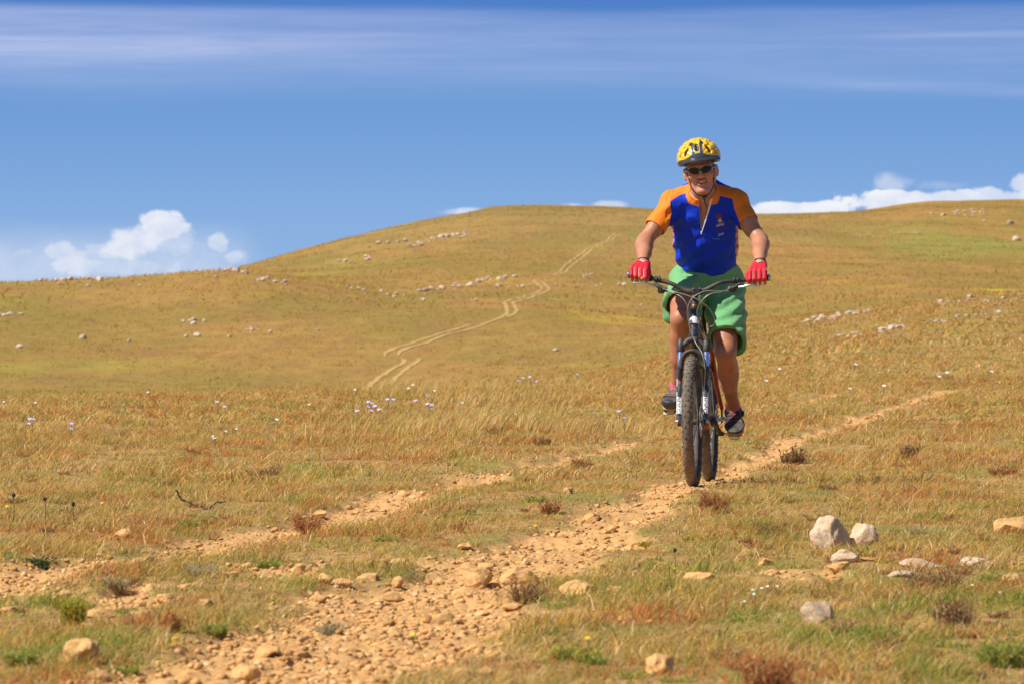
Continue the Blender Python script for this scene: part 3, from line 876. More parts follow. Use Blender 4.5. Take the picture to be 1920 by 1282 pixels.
def sample_field(r0, r1, dens, g, pxl=-260, pxr=2180):
    wa = (pxr - pxl) / FPX
    n = int(0.5 * wa * (r1 ** 2 - r0 ** 2) * dens)
    r = np.sqrt(g.uniform(r0 ** 2, r1 ** 2, n))
    a = np.arctan((g.uniform(pxl, pxr, n) - 960) / FPX)
    return r * np.sin(a), r * np.cos(a)

def grass_mesh(bands, seed):
    g = np.random.default_rng(seed)
    Vs, Qs, Ts, Cs = [], [], [], []; off = 0
    for (r0, r1, dens, hh, ww, per, spread, pxl) in bands:
        x, y = sample_field(r0, r1, dens / per, g, pxl)
        dm = dirt_mask(x, y)
        pat = fbm(x * 2.4, y * 2.0, 81, 3)
        if r0 >= 200:
            allp = np.concatenate(TRACKPTS)
            hit = np.zeros(len(x), bool)
            for p_ in allp[::2]:
                hit |= ((x - p_[0]) ** 2 + ((y - p_[1]) * .35 + 1.0) ** 2 < 1.6) & (y < p_[1] + 2)
            dm = np.where(hit, 1.0, 0.0)
        keep = (g.random(len(x)) > dm * 1.12) & (g.random(len(x)) < 0.88 + 0.4 * sstep(0.35, 0.6, pat))
        x = x[keep]; y = y[keep]; pat = pat[keep]
        n = len(x)
        cx = np.repeat(x, per); cy = np.repeat(y, per)
        colr = blade_colors(cx, cy, g)
        if r0 >= 200:
            k_ = sstep(0.40, 0.60, fbm(cx / 22, cy / 60, 71, 4))[:, None]; k2 = sstep(.5, .66, fbm(cx / 14, cy / 40, 72, 4))[:, None]
            colr = np.array([(0.55, 0.325, 0.092)]) * (1 - k_) + np.array([(0.44, 0.315, 0.074)]) * k_
            colr = colr * (1 - .5 * k2) + np.array([(0.48, 0.27, 0.095)]) * .5 * k2
            colr = colr * g.uniform(0.88, 1.12, (len(cx), 1)) * (1 - .14 * sstep(600, 950, cy))[:, None]
        X = cx + g.normal(0, spread, n * per); Yy = cy + g.normal(0, spread, n * per)
        dm2 = dirt_mask(X, Yy)
        h = hh * (0.5 + 0.9 * g.random(n * per)) * np.repeat(0.55 + 0.95 * sstep(0.35, 0.7, pat), per) * (1 - 0.6 * dm2)
        dbk = np.hypot(X - BX, (Yy - BY) * 0.5)
        h = h * (0.35 + 0.65 * sstep(0.1, 0.5, dbk))
        tall = g.random(n * per) < 0.02
        h = np.where(tall, h * 2.0, h)
        w = ww * g.uniform(0.6, 1.3, n * per)
        az = np.where(g.random(n * per) < 0.5, g.normal(0.1, 0.9, n * per), g.uniform(0, 6.28, n * per))
        lean = g.uniform(0.1, 1.3, n * per); bend = g.uniform(0, 0.9, n * per)
        if r0 < 60:            # pressed down, matted blades
            mt_ = g.random(n * per) < 0.42
            lean = np.where(mt_, g.uniform(1.5, 4.0, n * per), lean); h = np.where(mt_, h * 0.38, h); w = np.where(mt_, w * 1.35, w)
            az = np.where(mt_, g.uniform(0, 6.28, n * per), az)
        P = np.stack([X, Yy, height(X, Yy) - 0.004], -1)
        V, q, t, C = blade_arrays(P, h, w, az, lean, bend, colr)
        Vs.append(V); Qs.append(q + off); Ts.append(t + off); Cs.append(C); off += len(V)
    return mesh_np('grass', np.concatenate(Vs), [np.concatenate(Qs), np.concatenate(Ts)], False, np.concatenate(Cs))
GD = 1.0
bands = [(8.6, 14, 6200 * GD, 0.036, 0.0030, 8, 0.020, -260),
         (14, 22, 4000 * GD, 0.034, 0.0036, 8, 0.024, -260),
         (22, 34, 1900 * GD, 0.038, 0.0050, 8, 0.030, -260),
         (34, 58, 800 * GD, 0.046, 0.0085, 8, 0.045, -260),
         (58, 90, 150 * GD, 0.05, 0.016, 8, 0.08, 760),
         (90, 200, 34 * GD, 0.07, 0.030, 8, 0.15, 900),
         (200, 450, 2.4, 0.13, 0.075, 6, 0.5, -260),
         (450, 1250, 0.62, 0.24, 0.14, 5, 1.2, -260)]
tag(obj('grass', grass_mesh(bands, 21), M_BLADE), 'short straw gold and olive grass covering the field', 'grass', None, 'stuff')

# tall wind-blown straw on the crest of the field
def straw(seed):
    g = np.random.default_rng(seed)
    Vs, Qs, Ts, Cs = [], [], [], []; off = 0
    n = 12000
    px = np.concatenate([g.normal(1010, 190, n // 2), g.uniform(560, 1900, n // 2)])
    y = g.uniform(30, 58, n)
    x = (px - 960) / FPX * y
    cl = fbm(x * 0.9, y * 0.35, 91, 3)
    lim = np.where(np.abs(px - 1000) < 290, 0.45, 0.60)
    k = g.random(n) < sstep(lim, lim + 0.14, cl)
    x = x[k]; y = y[k]; n = len(x)
    h = g.uniform(0.09, 0.21, n); w = g.uniform(0.005, 0.009, n)
    col_ = np.array([(0.68, 0.45, 0.16), (0.72, 0.54, 0.25), (0.56, 0.42, 0.11)])[g.choice(3, n, p=[.5, .25, .25])] * g.uniform(.85, 1.1, (n, 1))
    P = np.stack([x, y, height(x, y)], -1)
    return blade_arrays(P, h, w, g.normal(0.0, 1.0, n), g.uniform(0.1, 0.9, n), g.uniform(0.1, 0.8, n), col_)
V, q, t, C = straw(5)
tag(obj('tall_straw', mesh_np('tall_straw', V, [q, t], False, C), M_BLADE), 'tall pale straw leaning right along the crest of the field', 'grass', None, 'stuff')

# ------------------------------------------------------------------ single plants
def tuft(name, px, row, wpx, hpx, cols, label, cat, n=160, stiff=0.5, wscale=1.0, group=None, seed=0, dmin=8):
    h0 = ground_hit(px, row, dmin, 200)
    if h0 is None: return
    D = h0.length; s = D / FPX
    g = np.random.default_rng(int(px * 7 + row) + seed)
    R = wpx * s * 0.5; H = hpx * s * (.72 if name != 'low_shrub' else .95)
    n = int(n * .75); rr = R * 0.75 * g.random(n) ** .7; th = g.uniform(0, 6.28, n)
    P = np.stack([rr * np.cos(th), rr * np.sin(th), np.full(n, -0.01)], -1)
    h = H * g.uniform(0.3, 1.05, n)
    lean = g.uniform(0, 1, n) * stiff * R / max(H, 1e-3)
    cc = np.array(cols)[g.integers(0, len(cols), n)] * g.uniform(.8, 1.15, (n, 1))
    V, q, t, C = blade_arrays(P, h, np.full(n, 0.0036 * wscale * max(1, D / 16)), th + g.normal(0, .4, n), lean, g.uniform(0, .5, n) * R / max(H, 1e-3), cc)
    # side leaflets along every stem
    m_ = n * 5
    i = g.integers(0, n, m_); f = g.uniform(0.3, 1, m_)
    d = np.stack([np.cos(th), np.sin(th), 0 * th], -1)
    base = P[i] + np.array([0, 0, 1.0]) * (h[i] * f)[:, None] + d[i] * (h[i] * lean[i] * f * f)[:, None]
    ll = H * 0.16 + 0.004
    V2, q2, t2, C2 = blade_arrays(base, np.full(m_, ll) * g.uniform(.4, 1.1, m_), np.full(m_, 0.0052 * wscale * max(1, D / 16)), g.uniform(0, 6.28, m_), g.uniform(.3, 1.6, m_), g.uniform(0, .5, m_), cc[i])
    me = mesh_np(name, np.concatenate([V, V2]), [np.concatenate([q, q2 + len(V)]), np.concatenate([t, t2 + len(V)])], False, np.concatenate([C, C2]))
    o = obj(name, me, M_BLADE); o.location = h0
    tag(o, label, cat, group)
    return o
RUST = [(0.44, 0.15, 0.06), (0.52, 0.23, 0.08), (0.34, 0.13, 0.07), (0.56, 0.35, 0.14)]
BRN = [(0.28, 0.16, 0.08), (0.40, 0.22, 0.10), (0.20, 0.12, 0.07), (0.50, 0.32, 0.15)]
GRN = [(0.26, 0.34, 0.06), (0.38, 0.42, 0.09), (0.50, 0.46, 0.13)]
YGR = [(0.50, 0.44, 0.06), (0.60, 0.40, 0.07), (0.32, 0.33, 0.06)]
GRY = [(0.50, 0.42, 0.24), (0.60, 0.48, 0.31), (0.36, 0.33, 0.15)]
PLANTS = [
 ('low_shrub', 578, 1000, 62, 40, RUST, 'round rust brown shrub at the edge of the left rut', 'shrub', 260, .9, .8),
 ('low_shrub', 1488, 868, 60, 34, BRN, 'dark brown twiggy shrub right of the rear wheel', 'shrub', 130, .5, .9),
 ('low_shrub', 1705, 860, 40, 32, BRN, 'dark upright shrub in the right field', 'shrub', 100, .4, .9),
 ('low_shrub', 1092, 880, 46, 26, RUST, 'rust orange shrub between the ruts', 'shrub', 150, .7, .8),
 ('low_shrub', 1030, 962, 46, 30, RUST, 'reddish brown shrub in the grass strip right of centre', 'shrub', 140, .7, .8),
 ('low_shrub', 480, 900, 34, 22, RUST, 'red brown plant standing in the left field', 'shrub', 90, .6, .8),
 ('low_shrub', 926, 812, 34, 16, RUST, 'crimson low plant under the tall straw', 'shrub', 90, .8, .8),
 ('low_shrub', 1018, 832, 44, 16, BRN, 'brown low shrub right of the crimson plant', 'shrub', 90, .8, .8),
 ('low_shrub', 985, 1130, 70, 50, BRN, 'purple brown shrub in front of the slanted slab', 'shrub', 130, .8, .8),
 ('low_shrub', 138, 1172, 60, 62, YGR, 'yellow green shrub in the left foreground', 'shrub', 150, .5, 1),
 ('low_shrub', 328, 1186, 26, 44, RUST, 'slender rust red plant in the stony patch', 'shrub', 60, .4, .9),
 ('low_shrub', 1750, 1108, 120, 52, BRN, 'dark reddish brown brush below the flat slabs at right', 'shrub', 240, .8, .8),
 ('low_shrub', 1790, 1176, 90, 70, BRN, 'bare dark brown brush in the lower right grass', 'shrub', 140, .8, .8),
 ('low_shrub', 1585, 1200, 60, 44, BRN, 'purple brown brush right of the mottled boulder', 'shrub', 120, .8, .8),
 ('low_shrub', 1440, 1288, 110, 64, RUST, 'tall rusty grass clump at the bottom edge', 'shrub', 220, .6, .8),
 ('low_shrub', 1340, 960, 70, 50, RUST, 'reddish grass clump right of the front tyre', 'shrub', 170, .6, .7),
 ('low_shrub', 1450, 1000, 60, 26, BRN, 'dull brown plant in the right grass above the boulders', 'shrub', 90, .8, .8),
 ('low_shrub', 1880, 890, 60, 26, RUST, 'rusty plant near the right edge of the field', 'shrub', 90, .8, .8),
 ('green_tuft', 355, 985, 46, 22, GRN, 'dark green tuft above the left rut', 'plant', 150, .8, .8),
 ('green_tuft', 70, 1062, 56, 34, [(0.07, 0.11, 0.04), (0.12, 0.16, 0.06)], 'dark green thistle like plant left of the left rut', 'plant', 90, .9, 1.2),
 ('green_tuft', 402, 1185, 56, 30, GRN, 'bright green grass tuft in the stony patch', 'plant', 200, .8, .8),
 ('green_tuft', 720, 1014, 60, 22, GRN, 'green and yellow leafy patch left of the right rut', 'plant', 170, .8, .9),
 ('green_tuft', 500, 1060, 60, 24, GRN, 'light green patch between the ruts', 'plant', 180, .8, .8),
 ('green_tuft', 1075, 1236, 110, 44, YGR + GRN, 'broad yellow green leafy plant at the bottom centre', 'plant', 240, .8, 1.1),
 ('green_tuft', 1115, 1244, 50, 30, GRN, 'vivid green leaves beside the bottom centre plant', 'plant', 120, .8, 1.2),
 ('green_tuft', 1640, 1202, 90, 50, GRN, 'green tuft right of the mottled boulder', 'plant', 220, .8, .8),
 ('green_tuft', 1880, 1250, 110, 80, GRN, 'big green grass tuft in the bottom right corner', 'plant', 280, .7, .9),
 ('green_tuft', 1738, 972, 60, 22, GRN, 'green patch of grass in the right field', 'plant', 150, .8, .8),
 ('green_tuft', 1412, 832, 34, 12, GRN, 'small green leafy plant behind the rider shoe', 'plant', 70, .8, .8),
 ('green_tuft', 232, 1262, 60, 30, GRN, 'green grass right of the large sharp rock', 'plant', 160, .8, .8),
 ('green_tuft', 40, 1245, 70, 50, GRN, 'green grass left of the large sharp rock', 'plant', 200, .8, .8),
 ('green_tuft', 1300, 1012, 46, 22, YGR, 'olive tuft in the grass below the front tyre', 'plant', 110, .8, .8),
 ('grey_tuft', 1005, 940, 50, 20, GRN, 'fresh green tuft left of the small orange stone', 'plant', 150, .8, .8),
 ('grey_tuft', 380, 1080, 80, 40, GRY, 'grey silky seed grass between the ruts', 'plant', 260, .5, .6),
 ('grey_tuft', 215, 1100, 60, 34, GRY, 'grey green wispy grass under the left rut', 'plant', 200, .5, .6),
 ('grey_tuft', 620, 1190, 60, 40, GRY, 'grey brown grass in the middle of the stony patch', 'plant', 160, .6, .6),
 ('grey_tuft', 1720, 1000, 50, 26, GRY, 'grey tuft in the right field near the weathered slab', 'plant', 120, .6, .7),
]
for p in PLANTS:
    tuft(p[0], p[1], p[2], p[3], p[4], p[5], p[6], p[7], n=p[8], stiff=p[9], wscale=p[10])

# small weeds dotted through the field, copies of a few grown ones
def scatter(name, kinds, label, cat, group, n, seed, pxa, pxb, rowa, rowb, hsc=1.0):
    g = random.Random(seed)
    protos = []
    k = 0
    while k < n:
        px = g.uniform(pxa, pxb); row = rowb - (rowb - rowa) * g.random() ** 1.3
        h0 = ground_hit(px, row)
        if h0 is None: k += 1; continue
        if dirt_mask(np.array([h0.x]), np.array([h0.y]))[0] > .35 or (abs(px - 1320) < 60 and 780 < row < 925): k += 1; continue
        s = g.uniform(.6, 1.2) * max(1, (h0.length / 18) ** .5)
        if len(protos) < 4:
            o = tuft(name, px, row, 44, 22 * hsc, kinds, label, cat, n=90, stiff=.8, wscale=.7, group=group, seed=seed + len(protos))
            protos.append((o, h0.length))
        else:
            po, pd = protos[g.randrange(4)]
            o = po.copy(); COL.objects.link(o); o.location = h0
            o.scale = (s * 14 / pd,) * 3; o.rotation_euler = (0, 0, g.uniform(0, 6.28))
            tag(o, label, cat, group)
        k += 1
scatter('weed', RUST, 'small rust red weed in the field left of the ruts', 'weed', 'rust red weeds in the left field', 34, 71, 0, 1150, 760, 960)
scatter('weed', RUST, 'small rust red weed in the field right of the rut', 'weed', 'rust red weeds in the right field', 34, 72, 1380, 1915, 790, 1270)
scatter('weed', BRN, 'low brown weed in the strip or field left of the right rut', 'weed', 'brown weeds on the left', 26, 73, 0, 1100, 780, 1000)
scatter('weed', BRN, 'low brown weed right of the right rut', 'weed', 'brown weeds on the right', 26, 74, 1250, 1915, 880, 1275)
scatter('green_tuft', GRN, 'small fresh green grass tuft in the lower right grass', 'plant', 'green tufts at lower right', 34, 75, 850, 1915, 960, 1278, .8)
scatter('green_tuft', GRN, 'small fresh green grass tuft in the left half', 'plant', 'green tufts on the left', 30, 76, 0, 800, 880, 1275, .8)
scatter('yellow_herb', YGR, 'little yellow green herb in the foreground grass', 'plant', 'yellow green herbs', 30, 77, 0, 1915, 900, 1278, .8)

# dead knobbly twig in the left field
def tube(bm, pts, rads, seg=8, cap=True):
    """swept tube through points with per-point radius"""
    pts = [Vector(p) for p in pts]
    rings = []
    n = len(pts)
    up = Vector((0, 0, 1))
    prev = None
    for i, p in enumerate(pts):
        t = (pts[min(i + 1, n - 1)] - pts[max(i - 1, 0)]).normalized()
        if prev is None:
            a = t.orthogonal().normalized()
        else:
            a = (prev - t * prev.dot(t))
            a = a.normalized() if a.length > 1e-6 else t.orthogonal().normalized()
        prev = a
        b_ = t.cross(a)
        r = rads[i] if isinstance(rads, (list, tuple)) else rads
        rings.append([bm.verts.new(p + (a * math.cos(2 * math.pi * k / seg) + b_ * math.sin(2 * math.pi * k / seg)) * r) for k in range(seg)])
    for i in range(n - 1):
        for k in range(seg):
            bm.faces.new((rings[i][k], rings[i][(k + 1) % seg], rings[i + 1][(k + 1) % seg], rings[i + 1][k]))
    if cap:
        bm.faces.new(rings[0][::-1]); bm.faces.new(rings[-1])
    return bm
M_TWIG = simple('dead_wood', (0.13, 0.085, 0.07), 0.9, var=0.4, vscale=90, bump=.5, bscale=150, bdist=.003)
M_STALK = simple('dry_stalk', (0.55, 0.42, 0.25), 0.9)
h0 = ground_hit(385, 958)
sc_ = h0.length / FPX
root = empty('dead_twig', h0)
tag(root, 'dark knobbly dead twig forking low above the grass of the left field', 'twig')
rgt = random.Random(4)
for pts in ([(-54, 42), (-50, 30), (-44, 22), (-32, 18), (-22, 12), (-12, 10)], [(8, 6), (14, 12), (24, 18), (34, 17), (38, 20)]):
    P_ = []
    R_ = []
    for i in range(len(pts) - 1):
        for k in range(4):
            t_ = k / 4
            P_.append(((pts[i][0] * (1 - t_) + pts[i + 1][0] * t_ + rgt.uniform(-1, 1)) * sc_, rgt.uniform(-.004, .004), (pts[i][1] * (1 - t_) + pts[i + 1][1] * t_) * sc_ + rgt.uniform(-.002, .002)))
            R_.append(sc_ * rgt.choice([0.9, 1.6, 2.1]))
    bm = bmesh.new(); tube(bm, P_, R_, 7)
    obj('branch', bm_mesh('branch', bm), M_TWIG, root)
bm = bmesh.new(); tube(bm, [(-12 * sc_, 0, 10 * sc_), (0, 0, -0.01), (8 * sc_, 0, 6 * sc_)], sc_ * 1.0, 6)
tube(bm, [(38 * sc_, 0, 20 * sc_), (48 * sc_, .01, 30 * sc_), (60 * sc_, .01, 42 * sc_)], sc_ * 0.5, 5)
obj('stalk', bm_mesh('stalk', bm), M_STALK, root)

# dark seed heads on single stalks
M_SEED = simple('seed_head', (0.07, 0.045, 0.04), 0.9, var=.4, vscale=200)
for px, row, hp, lab in [(1265, 1092, 62, 'dark dry seed head on a tall stalk right of centre'), (25, 962 + 20, 55, 'dark seed stalk nearest the left edge'),
                         (84, 985, 50, 'second dark seed stalk from the left edge'), (137, 990, 46, 'third dark seed stalk from the left edge'), (1565, 822, 0, '')]:
    if not hp: continue
    h0 = ground_hit(px, row); s = h0.length / FPX
    r_ = empty('seed_stalk', h0); tag(r_, lab, 'plant')
    bm = bmesh.new(); tube(bm, [(0, 0, -.01), (s * 1.5, 0, hp * .5 * s), (s * .5, 0, hp * s)], s * 0.7, 6)
    obj('stalk', bm_mesh('stalk', bm), M_TWIG, r_)
    bm = bmesh.new(); bmesh.ops.create_icosphere(bm, subdivisions=2, radius=1)
    for v in bm.verts:
        v.co *= random.uniform(.8, 1.25); v.co = Vector((v.co.x * 3.6 * s + .5 * s, v.co.y * 3.6 * s, v.co.z * 4.5 * s + hp * s))
    obj('seed_head', bm_mesh('seed_head', bm, False), M_SEED, r_)

# wild flowers: stalk and petals
M_PET = {'white': simple('white_petal', (0.82, 0.80, 0.74), 0.7), 'lilac': simple('lilac_petal', (0.62, 0.52, 0.80), 0.7), 'yellow': simple('yellow_petal', (0.80, 0.55, 0.03), 0.7)}
M_GREENSTEM = simple('green_stem', (0.18, 0.22, 0.06), 0.8)
def flower_parts(kind, s, H, seed):
    g_ = random.Random(seed)
    bm = bmesh.new(); tube(bm, [(0, 0, -0.01), (0.004, 0, H * .5), (0.0, 0, H)], 0.0016, 5)
    st = bm_mesh('stem', bm); st.materials.append(M_GREENSTEM)
    bm = bmesh.new()
    for k in range(6):
        a = k * math.pi / 3 + g_.uniform(-.2, .2)
        d = Vector((math.cos(a), math.sin(a), g_.uniform(.1, .5))); n_ = Vector((-d.y, d.x, 0)).normalized()
        c0 = Vector((0, 0, H))
        vs = [bm.verts.new(c0), bm.verts.new(c0 + d * s * .6 + n_ * s * .38), bm.verts.new(c0 + d * s), bm.verts.new(c0 + d * s * .6 - n_ * s * .38)]
        bm.faces.new(vs)
    r = bmesh.ops.create_icosphere(bm, subdivisions=1, radius=s * .35, matrix=Matrix.Translation((0, 0, H)))
    pe = bm_mesh('petals', bm); pe.materials.append(M_PET[kind])
    return st, pe
FLW = {k: [flower_parts(k, 0.010, hh * 0.7, i) for i, hh in enumerate((0.07, 0.10, 0.13))] for k in ('white', 'lilac', 'yellow')}
def flowers(pts, kind, label, group, sc=1.0):
    for i, (px, row) in enumerate(pts):
        h0 = ground_hit(px, row)
        if h0 is None: continue
        r_ = empty('wild_flower', h0)
        st, pe = FLW[kind][i % 3]
        a = bpy.data.objects.new('stem', st); link(a, r_)
        b2 = bpy.data.objects.new('petals', pe); link(b2, r_)
        s = sc * max(1.0, h0.length / 20.0) ** 0.6
        r_.scale = (s, s, min(s, 1.4)); r_.rotation_euler = (0.5, random.uniform(-.3, .3), random.uniform(-.5, .5))
        tag(r_, label, 'flower', group)
flowers([(673, 783), (682, 780), (688, 778), (692, 782), (706, 779), (698, 776), (716, 780), (727, 765), (732, 770)], 'lilac', 'lilac flower in the bunch left of the tall straw', 'lilac flowers left of the tall straw', 1.5)
flowers([(800, 778), (806, 776), (809, 780), (783, 762), (797, 757)], 'lilac', 'lilac flower in the bunch beside the tall straw', 'lilac flowers by the tall straw', 1.5)
flowers([(52, 808), (58, 806), (62, 812), (128, 818), (132, 815), (408, 776), (420, 774)], 'lilac', 'lilac flower in the far left field', 'lilac flowers in the left field', 1.3)
flowers([(970, 722), (978, 720), (994, 722), (1010, 723), (1078, 712), (1160, 795), (1166, 796)], 'lilac', 'pale lilac flower in or behind the tall straw', 'lilac flowers among the straw', 1.4)
flowers([(403, 836), (410, 838), (414, 834), (440, 818), (515, 805), (520, 812), (583, 770), (768, 742), (778, 740), (815, 742), (668, 745), (860, 778), (965, 790), (67, 772), (14, 776), (280, 745)], 'white', 'small white flower dotted across the left and middle field', 'white flowers in the field', 1.0)
flowers([(1440, 1112), (1432, 1122), (1405, 1132), (1396, 1142), (1452, 1118), (1418, 1140), (1826, 1110), (1870, 1130)], 'white', 'white flower in the right foreground grass', 'white flowers in the right foreground', 0.55)
flowers([(1435, 722), (1602, 692), (1655, 742), (1760, 714), (1775, 710), (1855, 712), (1590, 738), (1460, 700)], 'white', 'white flower in the field right of the rider', 'white flowers right of the rider', 1.5)
flowers([(1259, 1084), (14, 970), (22, 975), (1010, 1000), (195, 962), (770, 1205), (775, 1212), (1105, 1232)], 'yellow', 'yellow flower in the foreground grass', 'yellow flowers', 0.8)
# ------------------------------------------------------------------ bicycle
BASE = Vector((BX, BY, float(height(BX, BY)) - 0.004))
ROT = Matrix.Rotation(math.radians(-7.1), 4, 'Z') @ Matrix.Rotation(math.radians(-0.8), 4, 'Y')
MW = Matrix.Translation(BASE) @ ROT
MI = MW.inverted()
def L(px, row, u):
    """point in bicycle space (x: rider's left, y: rearward, z: up) on the plane y = u seen at px,row"""
    o = MI @ CAMPOS
    d = MI.to_3x3() @ ray(px, row)
    t = (u - o.y) / d.y
    return o + d * t
CTI = (Matrix.Translation(CAMPOS) @ CAMROT.to_4x4()).inverted()
def proj(x, y, z):
    """bicycle space arrays -> photograph pixels, used to read pattern positions off the clothing"""
    M = np.array(CTI @ MW)
    X = M[0, 0] * x + M[0, 1] * y + M[0, 2] * z + M[0, 3]
    Y = M[1, 0] * x + M[1, 1] * y + M[1, 2] * z + M[1, 3]
    Z = M[2, 0] * x + M[2, 1] * y + M[2, 2] * z + M[2, 3]
    return 960 + FPX * X / -Z, 641 - FPX * Y / -Z

bike = empty('bicycle')
bike.matrix_world = MW
tag(bike, 'black and red mountain bike with suspension fork and muddy knobbly tyres under the rider', 'bicycle')

M_RUB = simple('tyre_rubber', (0.15, 0.118, 0.088), 0.9, var=.35, vscale=90, dust=0.6, dustcol=(0.26, 0.19, 0.125))
M_SIDEW = simple('tyre_sidewall', (0.03, 0.028, 0.027), 0.75, dust=0.35, dustcol=(0.22, 0.17, 0.12))
M_BLK = simple('black_paint', (0.018, 0.020, 0.028), 0.28, var=.1, coat=.6, dust=.12)
M_BLKM = simple('matt_black', (0.022, 0.022, 0.024), 0.55, dust=.15)
M_CAST = simple('magnesium_black', (0.025, 0.030, 0.045), 0.32, coat=.4, dust=.18)
M_RED = simple('red_paint', (0.40, 0.012, 0.010), 0.3, coat=.6, dust=.1)
M_WHT = simple('white_decal', (0.82, 0.80, 0.80), 0.4, var=.05)
M_REDDEC = simple('red_decal', (0.62, 0.04, 0.05), 0.4)
M_STAN = simple('polished_stanchion', (0.62, 0.68, 0.86), 0.22, metal=0.9, var=.05)
M_ALU = simple('bare_aluminium', (0.62, 0.61, 0.60), 0.3, metal=0.95)
M_STEEL = simple('brushed_steel', (0.50, 0.48, 0.46), 0.35, metal=0.95, dust=.2)
M_CABLE = simple('cable_housing', (0.42, 0.39, 0.35), 0.4, metal=0.3)
M_GRIP = simple('rubber_grip', (0.03, 0.03, 0.03), 0.9, bump=.8, bscale=350, bdist=.001)
M_BRASS = simple('brass_spacer', (0.75, 0.38, 0.05), 0.35, metal=.8)
M_SADDLE = simple('saddle_cover', (0.02, 0.02, 0.02), 0.6)

def add_box(bm, c, half, rot=None, bev=0.0):
    M = Matrix.Translation(c) @ (rot.to_4x4() if rot is not None else Matrix()) @ Matrix.Diagonal((*[h * 2 for h in half], 1))
    r = bmesh.ops.create_cube(bm, size=1.0, matrix=M)
    if bev:
        es = list({e for v in r['verts'] for e in v.link_edges})
        bmesh.ops.bevel(bm, geom=es, offset=bev, segments=2, affect='EDGES', profile=0.6)
def add_cyl(bm, a, b, r, seg=20, r2=None):
    tube(bm, [a, b], [r, r if r2 is None else r2], seg)
def revolve(bm, prof, seg=64, centre=(0, 0, 0)):
    """profile (radius, x) revolved about the x axis through centre; closed profile"""
    rings = []
    c = Vector(centre)
    for i in range(seg):
        a = 2 * math.pi * i / seg
        rings.append([bm.verts.new(c + Vector((x, r * math.cos(a), r * math.sin(a)))) for r, x in prof])
    n = len(prof)
    for i in range(seg):
        for k in range(n):
            bm.faces.new((rings[i][k], rings[(i + 1) % seg][k], rings[(i + 1) % seg][(k + 1) % n], rings[i][(k + 1) % n]))
def fin(name, bm, mat, parent, smooth=True, angle=40):
    bmesh.ops.recalc_face_normals(bm, faces=bm.faces)
    me = bm_mesh(name, bm, smooth)
    if smooth:
        me.set_sharp_from_angle(angle=math.radians(angle))
    return obj(name, me, mat, parent)

